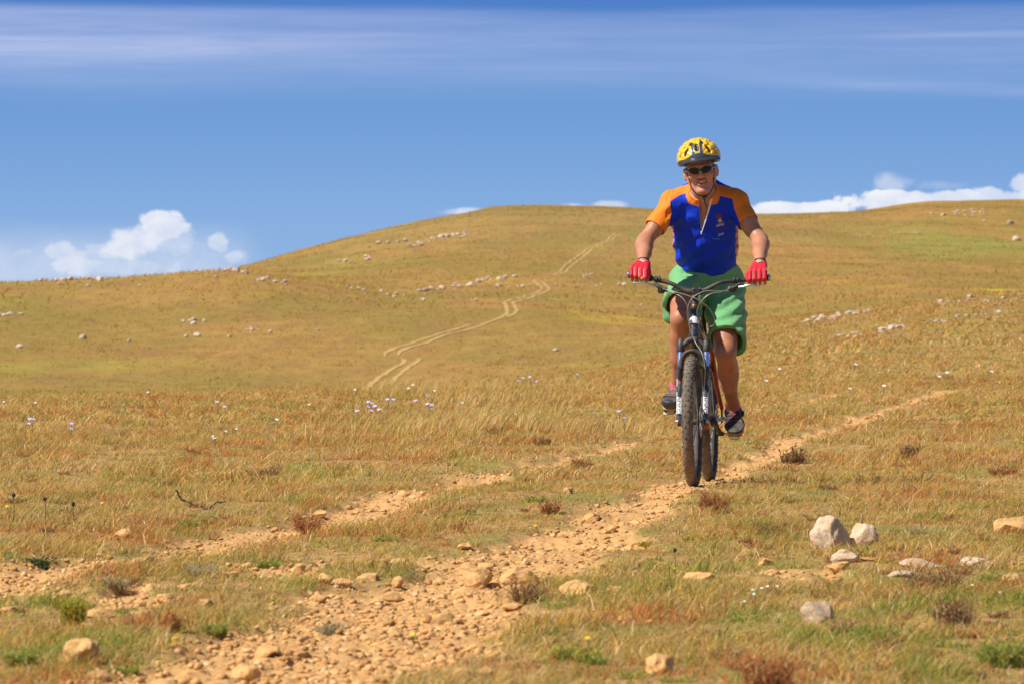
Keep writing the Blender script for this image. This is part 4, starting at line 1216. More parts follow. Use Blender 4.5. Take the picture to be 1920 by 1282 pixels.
RW = 0.3355
def make_wheel(front):
    root = bpy.data.objects.new('front_wheel' if front else 'rear_wheel', None); link(root, bike)
    # tyre
    bm = bmesh.new()
    prof = []
    R0, rt = RW - 0.031, 0.0275
    for k in range(18):
        a = -math.pi * 0.80 + 1.6 * math.pi * k / 17
        prof.append((R0 + rt * math.cos(a), rt * 0.98 * math.sin(a)))
    revolve(bm, prof, 96)
    ty = fin('tyre', bm, M_SIDEW, root)
    bm = bmesh.new()
    for i in range(76):
        a0 = 2 * math.pi * i / 76
        rows_ = [(-0.42, 0.006), (0.42, 0.006)] if i % 2 == 0 else [(0.0, 0.007)]
        rows_ += [(-0.95, 0.005), (0.95, 0.005)] if i % 2 == 1 else [(-1.22, 0.005), (1.22, 0.005)]
        for ph, hw in rows_:
            c = Vector(((rt + 0.001) * math.sin(ph), 0, R0 + (rt + 0.001) * math.cos(ph)))
            lr = Matrix.Rotation(ph, 3, 'Y'); wr = Matrix.Rotation(a0, 3, 'X')
            cc = wr @ c
            M = (wr @ lr)
            add_box(bm, cc, (hw * .85, 0.0048, 0.0026), M)
    fin('tread', bm, M_RUB, ty, smooth=False)
    # dusty tread belt between the knobs
    bm = bmesh.new()
    prof = []
    for k in range(12):
        a = -1.15 + 2.3 * k / 11
        prof.append((R0 + (rt + 0.0009) * math.cos(a), (rt + 0.0009) * math.sin(a)))
    for k in range(12):
        a = 1.15 - 2.3 * k / 11
        prof.append((R0 + (rt - 0.002) * math.cos(a), (rt - 0.002) * math.sin(a)))
    revolve(bm, prof, 96)
    fin('tread_belt', bm, M_RUB, ty)
    bm = bmesh.new()
    revolve(bm, [(0.286, -0.013), (0.286, 0.013), (0.279, 0.013), (0.266, 0.009), (0.264, 0.0), (0.266, -0.009), (0.279, -0.013)], 72)
    fin('rim', bm, M_BLKM, root)
    bm = bmesh.new()
    for i in range(32):
        a = 2 * math.pi * i / 32; s = 1 if i % 2 else -1
        a2 = a + (0.5 if (i // 2) % 2 else -0.5)
        tube(bm, [(s * 0.028, 0.022 * math.cos(a2), 0.022 * math.sin(a2)), (s * .004, 0.267 * math.cos(a), 0.267 * math.sin(a))], 0.0011, 5)
    fin('spokes', bm, M_STEEL, root)
    bm = bmesh.new()
    add_cyl(bm, (-0.05, 0, 0), (0.05, 0, 0), 0.011)
    add_cyl(bm, (-0.030, 0, 0), (-0.026, 0, 0), 0.027); add_cyl(bm, (0.026, 0, 0), (0.030, 0, 0), 0.027)
    add_cyl(bm, (-0.03, 0, 0), (0.03, 0, 0), 0.017)
    fin('hub', bm, M_BLKM, root)
    # brake disc on the rider's left
    bm = bmesh.new()
    revolve(bm, [(0.080, 0.0415), (0.080, 0.0435), (0.066, 0.0435), (0.066, 0.0415)], 48)
    for i in range(6):
        a = i * math.pi / 3
        tube(bm, [(0.0425, 0.016 * math.cos(a), 0.016 * math.sin(a)), (0.0425, 0.068 * math.cos(a + .5), 0.068 * math.sin(a + .5))], 0.003, 5)
    fin('brake_disc', bm, M_STEEL, root)
    if front:
        root.location = (0, 0, RW); root.rotation_euler = (0.3, 0, 0)
    else:
        root.location = (0, 1.07, RW - 0.012); root.rotation_euler = (1.1, 0, 0)
        bm = bmesh.new()
        for k in range(8):
            rr = 0.017 + 0.0035 * k + .004; x = -0.040 - 0.0046 * (7 - k) * 1.0
            prof = [(rr, x), (rr, x + 0.002), (0.012, x + 0.002), (0.012, x)]
            revolve(bm, prof, 30)
        fin('cassette', bm, M_STEEL, root)
    return root
make_wheel(True); make_wheel(False)

# fork
fork = bpy.data.objects.new('fork', None); link(fork, bike)
def FX(z): return 0.0 + (z - 0.335) * 0.372 - 0.0       # y of the leg line
LEGX = 0.066
for s in (-1, 1):
    bm = bmesh.new()
    tube(bm, [(s * LEGX, FX(.58) , .58), (s * LEGX, FX(.70), .70)], 0.0152, 20)
    fin('stanchion', bm, M_STAN, fork)
    bm = bmesh.new()
    tube(bm, [(s * LEGX, FX(.318) + .012, .312), (s * LEGX, FX(.33) + .010, .33), (s * LEGX, FX(.345) + .008, .345), (s * LEGX, FX(.46), .46), (s * LEGX, FX(.585), .585), (s * LEGX, FX(.598), .598), (s * LEGX, FX(.60), .60), (s * LEGX, FX(.609), .609)],
         [0.010, 0.0165, 0.0172, 0.0180, 0.0195, 0.0195, 0.0215, 0.0208], 24)
    # dropout
    add_box(bm, Vector((s * (LEGX - 0.012), 0.0, 0.335)), (0.006, 0.016, 0.02), bev=.004)
    lo = fin('fork_lower', bm, M_CAST, fork)
    # crown end
    bm = bmesh.new()
    tube(bm, [(s * LEGX, FX(.685), .685), (s * LEGX, FX(.69), .69), (s * LEGX, FX(.742), .742), (s * LEGX, FX(.748), .748)], [0.017, 0.0195, 0.0195, 0.016], 24)
    tube(bm, [(s * LEGX, FX(.748), .748), (s * LEGX, FX(.756), .756)], [0.0105, 0.009], 16)
    fin('fork_crown_end', bm, M_BLKM, fork)
    # decals: flat bands wrapped on the front of the leg with the lettering set on them
    for (z0, z1, mt, nm) in ((0.515, 0.553, M_WHT, 'label'), (0.374, 0.487, M_WHT, 'lettering_band')):
        bm = bmesh.new()
        cols_ = []
        nseg = 8
        for zz in np.linspace(z0, z1, 7):
            rr = np.interp(zz, [0.345, 0.46, 0.585], [0.0172, 0.0180, 0.0195]) + 0.0006
            ring = []
            wdt = (1.0 if s < 0 else 0.95)
            for k in range(nseg + 1):
                a = -math.pi / 2 + (-wdt + 2 * wdt * k / nseg) * 0.85 + (-0.15 if s < 0 else 0.05)
                ring.append(bm.verts.new((s * LEGX + rr * math.cos(a), FX(zz) + rr * math.sin(a), zz)))
            cols_.append(ring)
        for i in range(6):
            for k in range(nseg):
                bm.faces.new((cols_[i][k], cols_[i][k + 1], cols_[i + 1][k + 1], cols_[i + 1][k]))
        fin('decal', bm, mt, lo)
# arch joining the lowers over the tyre, outer face with a rib
bm = bmesh.new()
pts = []; rad = []
for k in range(25):
    a = math.pi * k / 24
    pts.append((-0.058 * math.cos(a) * (1.0 + 0.06 * math.sin(a)), 0.048 - 0.004 * math.sin(a), 0.605 + 0.088 * math.sin(a) ** 0.8 * 1.0))
    rad.append(0.0125 if 0.15 < a < 3.0 else 0.0155)
tube(bm, pts, rad, 12)
tube(bm, [(-0.066, 0.075, 0.545), (-0.064, 0.05, 0.585), (-0.058, 0.048, 0.62)], [0.014, 0.013, 0.010], 10)
tube(bm, [(0.066, 0.075, 0.545), (0.064, 0.05, 0.585), (0.058, 0.048, 0.62)], [0.014, 0.013, 0.010], 10)
fin('fork_arch', bm, M_BLKM, fork)
# crown
bm = bmesh.new()
pts = [(-LEGX, FX(.715), .715), (-0.05, FX(.722), .724), (-0.028, FX(.74) , .746), (0, FX(.75), .752), (0.028, FX(.74), .746), (0.05, FX(.722), .724), (LEGX, FX(.715), .715)]
tube(bm, pts, [0.014, 0.0145, 0.016, 0.020, 0.016, 0.0145, 0.014], 14)
fin('fork_crown', bm, M_BLKM, fork)
# axle and quick release
bm = bmesh.new()
add_cyl(bm, (-0.082, 0, .335), (0.080, 0, .335), 0.005, 12)
tube(bm, [(-0.072, 0.0, .335), (-0.086, 0, .335)], [0.0115, 0.010], 14)
tube(bm, [(0.072, 0.0, .335), (0.082, 0, .335)], [0.011, 0.009], 14)
tube(bm, [(0.083, 0, .335), (0.092, 0.01, .30), (0.090, .02, .27)], [0.005, 0.006, 0.004], 10)
fin('axle', bm, M_STEEL, fork)
# calliper on the left leg
bm = bmesh.new()
add_box(bm, Vector((0.052, 0.085, 0.42)), (0.012, 0.022, 0.035), Matrix.Rotation(-.35, 3, 'X'), .005)
fin('brake_calliper', bm, M_BLKM, fork)

# letters running up the legs, one letter over the next
def letters(txt, size, extrude=0.0004, name='lettering'):
    cu = bpy.data.curves.new('lettering', 'FONT'); cu.body = txt; cu.size = size; cu.extrude = 0
    cu.align_x = 'CENTER'; cu.align_y = 'CENTER'; cu.resolution_u = 2
    o = bpy.data.objects.new('lettering', cu); COL.objects.link(o)
    bpy.context.view_layer.update()
    me = bpy.data.meshes.new_from_object(o.evaluated_get(bpy.context.evaluated_depsgraph_get()))
    bpy.data.objects.remove(o); bpy.data.curves.remove(cu)
    me.name = name
    return me
for s, txt, z, mt, hgt in ((-1, 'DART', 0.430, M_CAST, 0.026), (1, 'DART', 0.430, M_CAST, 0.026), (-1, 'RS', 0.534, M_REDDEC, 0.016), (1, 'RS', 0.534, M_REDDEC, 0.018)):
    me = letters(txt, hgt)
    bm = bmesh.new(); bm.from_mesh(me); bmesh.ops.triangulate(bm, faces=bm.faces)
    for _ in range(2):
        bmesh.ops.subdivide_edges(bm, edges=[e_ for e_ in bm.edges if e_.calc_length() > .003], cuts=1, use_grid_fill=True)
        bmesh.ops.triangulate(bm, faces=bm.faces)
    bm.to_mesh(me); bm.free()
    lowers = [o for o in fork.children if o.name.startswith('fork_lower')]
    for v in me.vertices:
        tx, ty_ = v.co.x, v.co.y
        # writing turned a quarter: x runs up the leg, y across
        if len(txt) > 2:
            zz = z + tx * 1.75; across = -ty_ * 1.0
        else:
            zz = z + ty_; across = tx
        rr = np.interp(zz, [0.345, 0.46, 0.585], [0.0172, 0.0180, 0.0195]) + 0.0012
        a = -math.pi / 2 + across / rr + (-0.15 if s < 0 else 0.05)
        v.co = (s * LEGX + rr * math.cos(a), FX(zz) + rr * math.sin(a), zz)
    obj('lettering', me, mt, lowers[0 if s < 0 else 1])

# frame
frame = bpy.data.objects.new('frame', None); link(frame, bike)
HB = Vector((0, 0.176, 0.765)); HT = Vector((0, 0.128 + 0.10, 0.905))
hd = (HT - HB).normalized()
bm = bmesh.new()
tube(bm, [HB, HB + hd * .012, HB + hd * .0121, HT - hd * .0121, HT - hd * .012, HT], [0.0275, 0.0275, 0.0250, 0.0250, 0.0275, 0.0275], 28)
ht = fin('head_tube', bm, M_BLK, frame)
# white head badge
bm = bmesh.new()
ax = Vector((1, 0, 0)); nf = ax.cross(hd).normalized()
if nf.y > 0: nf = -nf
grid = []
for j in range(7):
    t = j / 6
    ring = []
    wd = 1.35 * math.sqrt(max(0.04, 1 - (t * 0.98) ** 2.6))
    for k in range(9):
        a = (-wd + 2 * wd * k / 8)
        ring.append(bm.verts.new(HB + hd * (0.066 + 0.036 * t) + (nf * math.cos(a) + ax * math.sin(a)) * 0.0256))
    grid.append(ring)
for j in range(6):
    for k in range(8):
        bm.faces.new((grid[j][k], grid[j][k + 1], grid[j + 1][k + 1], grid[j + 1][k]))
fin('head_badge', bm, M_WHT, ht)
BB = Vector((0, 0.655, 0.315)); ST = Vector((0, 0.80, 0.80)); RA = Vector((0, 1.07, RW - .012))
bm = bmesh.new(); tube(bm, [HT - hd * .03 + Vector((0, .015, 0)), ST + Vector((0, -.01, -.06))], [0.021, 0.019], 18); fin('top_tube', bm, M_BLK, frame)
bm = bmesh.new(); tube(bm, [HB + hd * .03 + Vector((0, .015, 0)), HB + Vector((0, .09, -.10)), BB + Vector((0, -.02, .01))], [0.026, 0.026, 0.024], 18); fin('down_tube', bm, M_BLK, frame)
bm = bmesh.new(); tube(bm, [BB, ST], [0.019, 0.018], 18); fin('seat_tube', bm, M_BLK, frame)
bm = bmesh.new(); add_cyl(bm, BB + Vector((-.045, 0, 0)), BB + Vector((.045, 0, 0)), 0.026, 24); add_box(bm, BB + Vector((0, -.01, -.005)), (.028, .03, .03), bev=.008); fin('bottom_bracket', bm, M_RED, frame)
for s in (-1, 1):
    bm = bmesh.new()
    tube(bm, [ST + Vector((s * .018, .02, -.03)), ST + Vector((s * .036, .10, -.13)), Vector((s * .052, .97, .50)), RA + Vector((s * .072, -.02, .055))], [0.012, 0.0135, 0.013, 0.011], 14)
    fin('seat_stay', bm, M_RED, frame)
    bm = bmesh.new()
    tube(bm, [BB + Vector((s * .03, .03, 0)), Vector((s * .045, .80, .315)), RA + Vector((s * .070, -.03, 0))], [0.013, 0.012, 0.010], 14)
    fin('chain_stay', bm, M_RED if s < 0 else M_BLK, frame)
    bm = bmesh.new()
    add_box(bm, RA + Vector((s * .070, 0, .018)), (.004, .022, .040), bev=.003)
    fin('dropout', bm, M_BLKM, frame)
bm = bmesh.new()
tube(bm, [RA + Vector((.072, 0, 0)), RA + Vector((.088, 0, 0))], 0.011, 14)
tube(bm, [RA + Vector((.086, -.0, 0)), RA + Vector((.098, -.02, -.012)), RA + Vector((.105, -.06, -.014))], [0.006, 0.007, 0.004], 10)
fin('quick_release', bm, M_ALU, frame)
# seat
bm = bmesh.new(); tube(bm, [ST, Vector((0, .855, .935))], 0.0145, 16); fin('seat_post', bm, M_BLKM, bike)
bm = bmesh.new()
bmesh.ops.create_icosphere(bm, subdivisions=4, radius=1.0)
for v in bm.verts:
    x, y, z = v.co
    t = (y + 1) / 2
    wdt = 0.022 + 0.052 * sstep(0.35, 0.9, t)
    v.co = (x * float(wdt), 0.86 + y * 0.135, 0.957 + z * 0.028 + 0.012 * (t - .5) - 0.018 * x * x)
fin('saddle', bm, M_SADDLE, bike)

# stem, spacers
cock = bpy.data.objects.new('handlebar', None); link(cock, bike)
bc = L(1306.5, 548, 0.135)
stt = HT + hd * 0.055
bm = bmesh.new()
tube(bm, [HT + hd * .001, HT + hd * .012], 0.0235, 20)
fin('headset_cup', bm, M_BLKM, frame)
bm = bmesh.new(); tube(bm, [HT + hd * .012, HT + hd * .020], 0.0175, 20); fin('spacer', bm, M_BRASS, cock)
bm = bmesh.new(); tube(bm, [HT + hd * .020, HT + hd * .075], 0.0185, 20)
tube(bm, [stt, Vector((0, stt.y - .02, stt.z + .01)), Vector((bc.x, bc.y + .012, bc.z))], [0.016, 0.015, 0.017], 16)
add_box(bm, Vector((bc.x, bc.y - 0.006, bc.z)), (0.021, 0.018, 0.0215), bev=.006)
stem = fin('stem', bm, M_BLKM, cock)
for dx in (-0.0165, 0.0165):
    for dz in (-0.0185, 0.0185):
        bm = bmesh.new(); tube(bm, [(bc.x + dx, bc.y - .022, bc.z + dz), (bc.x + dx, bc.y - .029, bc.z + dz)], 0.0042, 10); fin('bolt', bm, M_ALU, stem)

def spline(P, n=8):
    out = []
    for i in range(len(P) - 1):
        p0 = P[max(i - 1, 0)]; p1 = P[i]; p2 = P[i + 1]; p3 = P[min(i + 2, len(P) - 1)]
        for k in range(n):
            t = k / n
            out.append(0.5 * ((2 * p1) + (p2 - p0) * t + (2 * p0 - 5 * p1 + 4 * p2 - p3) * t * t + (3 * p1 - p0 - 3 * p2 + p3) * t ** 3))
    out.append(P[-1])
    return out
bar = [L(1180, 515.5, .185), L(1200, 519, .172), L(1222, 522.5, .160), L(1236, 526, .152), L(1249, 529, .146), L(1262, 533.5, .140), L(1277, 541.5, .136), L(1290, 546.5, .135), bc, L(1321, 545, .135), L(1334, 538.5, .136), L(1348, 531.5, .140), L(1362, 528, .146), L(1381, 526.6, .154), L(1400, 525, .163), L(1420, 523, .173), L(1440, 521, .185)]
sp = spline(bar, 6)
rr = [float(np.interp(i, [0, 36, 46, 48, 50, 60, 96], [.0111, .0111, .0155, .0159, .0155, .0111, .0111])) for i in range(len(sp))]
bm = bmesh.new(); tube(bm, sp, rr, 16); fin('bar', bm, M_BLKM, cock)
GR = bar[0:3]; GL = bar[14:17]
for nm, a, b_ in (('r', bar[0], bar[2]), ('l', bar[14], bar[16])):
    bm = bmesh.new()
    d = (b_ - a)
    tube(bm, [a + d * t for t in np.linspace(0, 1, 26)], [0.0158 if i % 2 else 0.0168 for i in range(26)], 16)
    g_ = fin('grip', bm, M_GRIP, cock)
    e = a if nm == 'r' else b_
    dd = -d.normalized() if nm == 'r' else d.normalized()
    bm = bmesh.new(); tube(bm, [e, e + dd * .008, e + dd * .013], [0.0175, 0.0175, 0.012], 16)
    fin('bar_end_plug', bm, M_ALU, g_)
# brake levers and shifters
def controls(s, clamp, body, lever, pod):
    bm = bmesh.new()
    d = Vector((1, 0, 0))
    tube(bm, [clamp - d * .007, clamp + d * .007], 0.0185, 18)
    tube(bm, [clamp + Vector((-s * .018, 0, 0)) - d * .005, clamp + Vector((-s * .018, 0, 0)) + d * .005], 0.0180, 18)
    tube(bm, body, [0.009, 0.0115, 0.0105, 0.008], 12)
    c = fin('brake_lever', bm, M_BLKM, cock)
    bm = bmesh.new()
    pl = spline(lever, 5)
    tube(bm, pl, [float(x) for x in np.linspace(0.0066, 0.0044, len(pl))], 10)
    r = bmesh.ops.create_icosphere(bm, subdivisions=2, radius=0.006, matrix=Matrix.Translation(lever[-1]))
    fin('lever_blade', bm, M_ALU, c)
    bm = bmesh.new()
    bmesh.ops.create_icosphere(bm, subdivisions=3, radius=1.0)
    for v in bm.verts:
        x, y, z = v.co
        q = 1.0 / max(abs(x), abs(y), abs(z)) ** 0.35
        v.co = pod + Vector((x * .023 * q * .85, y * .022 * q * .85, z * .019 * q * .85))
    p_ = fin('shifter', bm, M_BLKM, cock)
    bm = bmesh.new()
    tube(bm, [pod + Vector((-s * .012, -.016, .010)), pod + Vector((-s * .016, -.028, .010))], [0.008, 0.007], 12)
    tube(bm, [pod + Vector((-s * .02, -.005, -.006)), pod + Vector((-s * .034, -.010, -.008))], [0.005, 0.0035], 10)
    fin('adjuster', bm, M_ALU, p_)
controls(-1, L(1230, 524.5, .155), [L(1228, 531, .135), L(1234, 537, .125), L(1243, 541, .120), L(1251, 543, .118)],
         [L(1230, 538, .118), L(1223, 535.5, .110), L(1215, 532, .105), L(1207, 530.3, .103), L(1197, 530.8, .103), L(1189, 531.5, .104)], L(1240, 545, .135))
controls(1, L(1383, 526, .155), [L(1388, 532, .135), L(1381, 538, .125), L(1372, 541, .120), L(1364, 543, .118)],
         [L(1386, 539, .118), L(1394, 537.5, .110), L(1402, 535.5, .105), L(1409, 535, .103), L(1417, 536.5, .103), L(1423, 539, .104)], L(1374, 543, .135))

# cables
CB = [
 [(1248, 543, .11), (1262, 547, .07), (1285, 553, .06), (1310, 563, .065), (1327, 576, .09), (1337, 591, .12), (1340, 604, .15), (1336, 611, .18), (1326, 613, .22)],
 [(1251, 546, .12), (1264, 550, .08), (1277, 557, .06), (1286, 568, .055), (1290, 580, .07), (1291, 600, .10), (1296, 622, .12), (1304, 642, .11), (1316, 662, .04), (1322, 690, .03), (1320, 730, .05)],
 [(1366, 543, .11), (1350, 548, .07), (1333, 551, .05), (1320, 560, .045), (1311, 572, .06), (1307, 586, .09), (1309, 598, .14), (1316, 610, .19)],
 [(1362, 546, .12), (1345, 546, .08), (1325, 546, .06), (1308, 552, .045), (1296, 562, .045), (1290, 576, .06), (1289, 592, .09), (1294, 618, .13), (1300, 636, .16)],
]
for cbl in CB:
    bm = bmesh.new()
    P_ = spline([L(*c) for c in cbl], 7)
    tube(bm, P_, 0.0023, 8)
    fin('cable', bm, M_CABLE, bike)

# cranks, pedals, chainrings
CA = math.radians(22)
PR = BB + Vector((-.0, -.1725 * math.cos(CA), .1725 * math.sin(CA)))      # rider's right pedal, forward and high
PL = BB + Vector((0, .1725 * math.cos(CA), -.1725 * math.sin(CA)))
for s, PP in ((-1, PR), (1, PL)):
    bm = bmesh.new()
    a = BB + Vector((s * .052, 0, 0)); b_ = PP + Vector((s * .082, 0, 0))
    tube(bm, [BB + Vector((s * .04, 0, 0)), BB + Vector((s * .070, 0, 0))], 0.019, 16)
    tube(bm, [a + Vector((s * .008, 0, 0)), a * .6 + b_ * .4 + Vector((s * .004, 0, 0)), b_], [0.0165, 0.0125, 0.013], 12)
    tube(bm, [b_ - Vector((s * .01, 0, 0)), b_ + Vector((s * .016, 0, 0))], 0.011, 12)
    cr_ = fin('crank', bm, M_BLKM, bike)
    cx = (L(1256, 772, PP.y).x if s < 0 else L(1377, 820, PP.y).x)
    bm = bmesh.new()
    c = Vector((cx, PP.y, PP.z))
    tube(bm, [b_, Vector((cx + s * .03, PP.y, PP.z))], 0.006, 10)
    add_box(bm, c, (.030, .024, .008), Matrix.Rotation(.15 if s < 0 else .5, 3, 'X'), .003)
    for dy in (-.03, .03):
        rotm = Matrix.Rotation(.15 if s < 0 else .5, 3, 'X')
        tube(bm, [c + rotm @ Vector((-.028, dy, -.004)), c + rotm @ Vector((-.02, dy * 1.25, -.010)), c + rotm @ Vector((.02, dy * 1.25, -.010)), c + rotm @ Vector((.028, dy, -.004))], 0.0035, 8)
    fin('pedal', bm, M_STEEL, cr_)
bm = bmesh.new()
for rr_, xx in ((.085, -.052), (.066, -.045), (.046, -.038)):
    revolve(bm, [(rr_, xx), (rr_, xx + .003), (rr_ - .014, xx + .003), (rr_ - .014, xx)], 48, BB)
    for i in range(4):
        a = i * math.pi / 2 + .4
        tube(bm, [BB + Vector((xx, .02 * math.cos(a), .02 * math.sin(a))), BB + Vector((xx, (rr_ - .012) * math.cos(a), (rr_ - .012) * math.sin(a)))], .005, 6)
fin('chainrings', bm, M_STEEL, bike)
bm = bmesh.new()
pts = [BB + Vector((-.047, 0, .07)), RA + Vector((-.05, 0, .035))]
tube(bm, pts, .0035, 6); tube(bm, [BB + Vector((-.047, 0, -.07)), RA + Vector((-.052, -.04, -.09))], .0035, 6)
tube(bm, [RA + Vector((-.052, -.04, -.09)), RA + Vector((-.052, .0, -.04))], .0035, 6)
fin('chain', bm, M_STEEL, bike)
bm = bmesh.new()
add_box(bm, RA + Vector((-.062, -.02, -.055)), (.006, .012, .045), Matrix.Rotation(.5, 3, 'X'), .003)
tube(bm, [RA + Vector((-.056, -.04, -.09)), RA + Vector((-.048, -.04, -.09))], .018, 14)
fin('derailleur', bm, M_BLKM, bike)
# ------------------------------------------------------------------ rider, grown from signed distance fields
class Field:
    def __init__(s, lo, hi, h):
        s.lo = np.array(lo, float); s.h = h
        s.n = np.ceil((np.array(hi) - s.lo) / h).astype(int) + 1
        s.v = np.full(tuple(s.n), 0.2, np.float32)
    def win(s, lo, hi):
        a = np.clip(np.floor((np.array(lo) - s.lo) / s.h).astype(int), 0, s.n)
        b = np.clip(np.ceil((np.array(hi) - s.lo) / s.h).astype(int) + 1, 0, s.n)
        sl = tuple(slice(a[i], b[i]) for i in range(3))
        ax = [s.lo[i] + s.h * np.arange(a[i], b[i]) for i in range(3)]
        return sl, np.meshgrid(*ax, indexing='ij', sparse=True)
    def put(s, fn, lo, hi, k, mode='u'):
        m = k + 4 * s.h
        sl, (X, Y, Z) = s.win(np.array(lo) - m, np.array(hi) + m)
        cur = s.v[sl]
        if cur.size == 0: return
        d = fn(X, Y, Z).astype(np.float32)
        if mode == 'u':
            if k > 0:
                hh = np.maximum(k - np.abs(cur - d), 0) / k
                s.v[sl] = np.minimum(cur, d) - hh * hh * k * 0.25
            else: s.v[sl] = np.minimum(cur, d)
        elif mode == 's':
            d = -d
            if k > 0:
                hh = np.maximum(k - np.abs(cur - d), 0) / k
                s.v[sl] = np.maximum(cur, d) + hh * hh * k * 0.25
            else: s.v[sl] = np.maximum(cur, d)
    def cone(s, a, b, r1, r2, k=0.02, mode='u'):
        a = np.array(a, float); b = np.array(b, float)
        ba = b - a; l2 = ba @ ba; rr = r1 - r2; a2 = l2 - rr * rr; il2 = 1.0 / l2
        def f(X, Y, Z):
            px, py, pz = X - a[0], Y - a[1], Z - a[2]
            y = px * ba[0] + py * ba[1] + pz * ba[2]
            z = y - l2
            qx, qy, qz = px * l2 - ba[0] * y, py * l2 - ba[1] * y, pz * l2 - ba[2] * y
            x2 = qx * qx + qy * qy + qz * qz
            y2 = y * y * l2; z2 = z * z * l2
            kk = np.sign(rr) * rr * rr * x2
            c1 = np.sign(z) * a2 * z2 > kk
            c2 = np.sign(y) * a2 * y2 < kk
            return np.where(c1, np.sqrt(x2 + z2) * il2 - r2, np.where(c2, np.sqrt(x2 + y2) * il2 - r1, (np.sqrt(x2 * a2 * il2) + y * rr) * il2 - r1))
        R = max(r1, r2)
        s.put(f, np.minimum(a, b) - R, np.maximum(a, b) + R, k, mode)
    def chain(s, pts, k=0.02, mode='u'):
        for i in range(len(pts) - 1):
            s.cone(pts[i][0], pts[i + 1][0], pts[i][1], pts[i + 1][1], k, mode)
    def ell(s, c, r, k=0.02, rot=None, mode='u'):
        c = np.array(c, float); r = np.array(r, float)
        M = np.array(rot.inverted()) if rot is not None else np.eye(3)
        def f(X, Y, Z):
            x, y, z = X - c[0], Y - c[1], Z - c[2]
            p = [M[i, 0] * x + M[i, 1] * y + M[i, 2] * z for i in range(3)]
            k0 = np.sqrt((p[0] / r[0]) ** 2 + (p[1] / r[1]) ** 2 + (p[2] / r[2]) ** 2)
            k1 = np.sqrt((p[0] / r[0] ** 2) ** 2 + (p[1] / r[1] ** 2) ** 2 + (p[2] / r[2] ** 2) ** 2)
            return k0 * (k0 - 1.0) / np.maximum(k1, 1e-6)
        R = max(r)
        s.put(f, c - R, c + R, k, mode)
    def clip(s, p, n, k=0.0):
        """keep the side the normal points away from"""
        n = np.array(Vector(n).normalized()); p = np.array(p)
        sl, (X, Y, Z) = s.win(s.lo, s.lo + s.h * s.n)
        d = ((X - p[0]) * n[0] + (Y - p[1]) * n[1] + (Z - p[2]) * n[2]).astype(np.float32)
        s.v = np.maximum(s.v, np.broadcast_to(d, s.v.shape)) if k == 0 else s.v
    def mesh(s, name, disp=None):
        v = s.v
        if disp is not None:
            idx = np.nonzero(np.abs(v) < 0.02)
            P = s.lo + np.stack(idx, -1) * s.h
            v[idx] += disp(P).astype(np.float32)
        b = v < 0
        nx, ny, nz = v.shape
        c = np.zeros((nx - 1, ny - 1, nz - 1), np.uint8)
        for i in (0, 1):
            for j in (0, 1):
                for k in (0, 1):
                    c += b[i:nx - 1 + i, j:ny - 1 + j, k:nz - 1 + k]
        I, J, K = np.nonzero((c > 0) & (c < 8))
        flat = (I.astype(np.int64) * (ny - 1) + J) * (nz - 1) + K
        acc = np.zeros((len(I), 3)); cnt = np.zeros(len(I))
        crn = [(i, j, k) for i in (0, 1) for j in (0, 1) for k in (0, 1)]
        val = {q: v[I + q[0], J + q[1], K + q[2]].astype(float) for q in crn}
        for q in crn:
            for ax in range(3):
                if q[ax] == 0:
                    q2 = list(q); q2[ax] = 1; q2 = tuple(q2)
                    a, d = val[q], val[q2]
                    m = (a < 0) != (d < 0)
                    t = np.where(m, a / np.where(m, a - d, 1), 0)
                    for e in range(3):
                        acc[:, e] += np.where(m, q[e] + (t if e == ax else 0), 0)
                    cnt += m
        P = s.lo + (np.stack([I, J, K], -1) + acc / cnt[:, None]) * s.h
        quads = []
        for ax in range(3):
            sh = [slice(None)] * 3; sh2 = [slice(None)] * 3
            sh[ax] = slice(0, -1); sh2[ax] = slice(1, None)
            e = b[tuple(sh)] != b[tuple(sh2)]
            o1, o2 = [(1, 2), (2, 0), (0, 1)][ax]
            i3 = np.stack(np.nonzero(e), -1)
            ok = (i3[:, o1] > 0) & (i3[:, o2] > 0) & (i3[:, o1] < v.shape[o1] - 1) & (i3[:, o2] < v.shape[o2] - 1)
            i3 = i3[ok]
            ins = b[tuple(i3.T)]
            def cid(d1, d2):
                q = i3.copy(); q[:, o1] -= d1; q[:, o2] -= d2
                f_ = (q[:, 0].astype(np.int64) * (ny - 1) + q[:, 1]) * (nz - 1) + q[:, 2]
                return np.searchsorted(flat, f_)
            Q = np.stack([cid(1, 1), cid(0, 1), cid(0, 0), cid(1, 0)], -1)
            Q[~ins] = Q[~ins][:, ::-1]
            quads.append(Q)
        Q = np.concatenate(quads).astype(np.int32)
        # light smoothing
        for it in range(1):
            S = np.zeros_like(P); N_ = np.zeros(len(P))
            for a_, b_ in ((0, 1), (1, 2), (2, 3), (3, 0)):
                np.add.at(S, Q[:, a_], P[Q[:, b_]]); np.add.at(N_, Q[:, a_], 1)
                np.add.at(S, Q[:, b_], P[Q[:, a_]]); np.add.at(N_, Q[:, b_], 1)
            P = P * 0.5 + 0.5 * S / np.maximum(N_, 1)[:, None]
        return P, Q

person = empty('person')
person.matrix_world = MW
tag(person, 'man in yellow helmet, sunglasses, blue and orange jersey and green shorts riding the mountain bike', 'person')

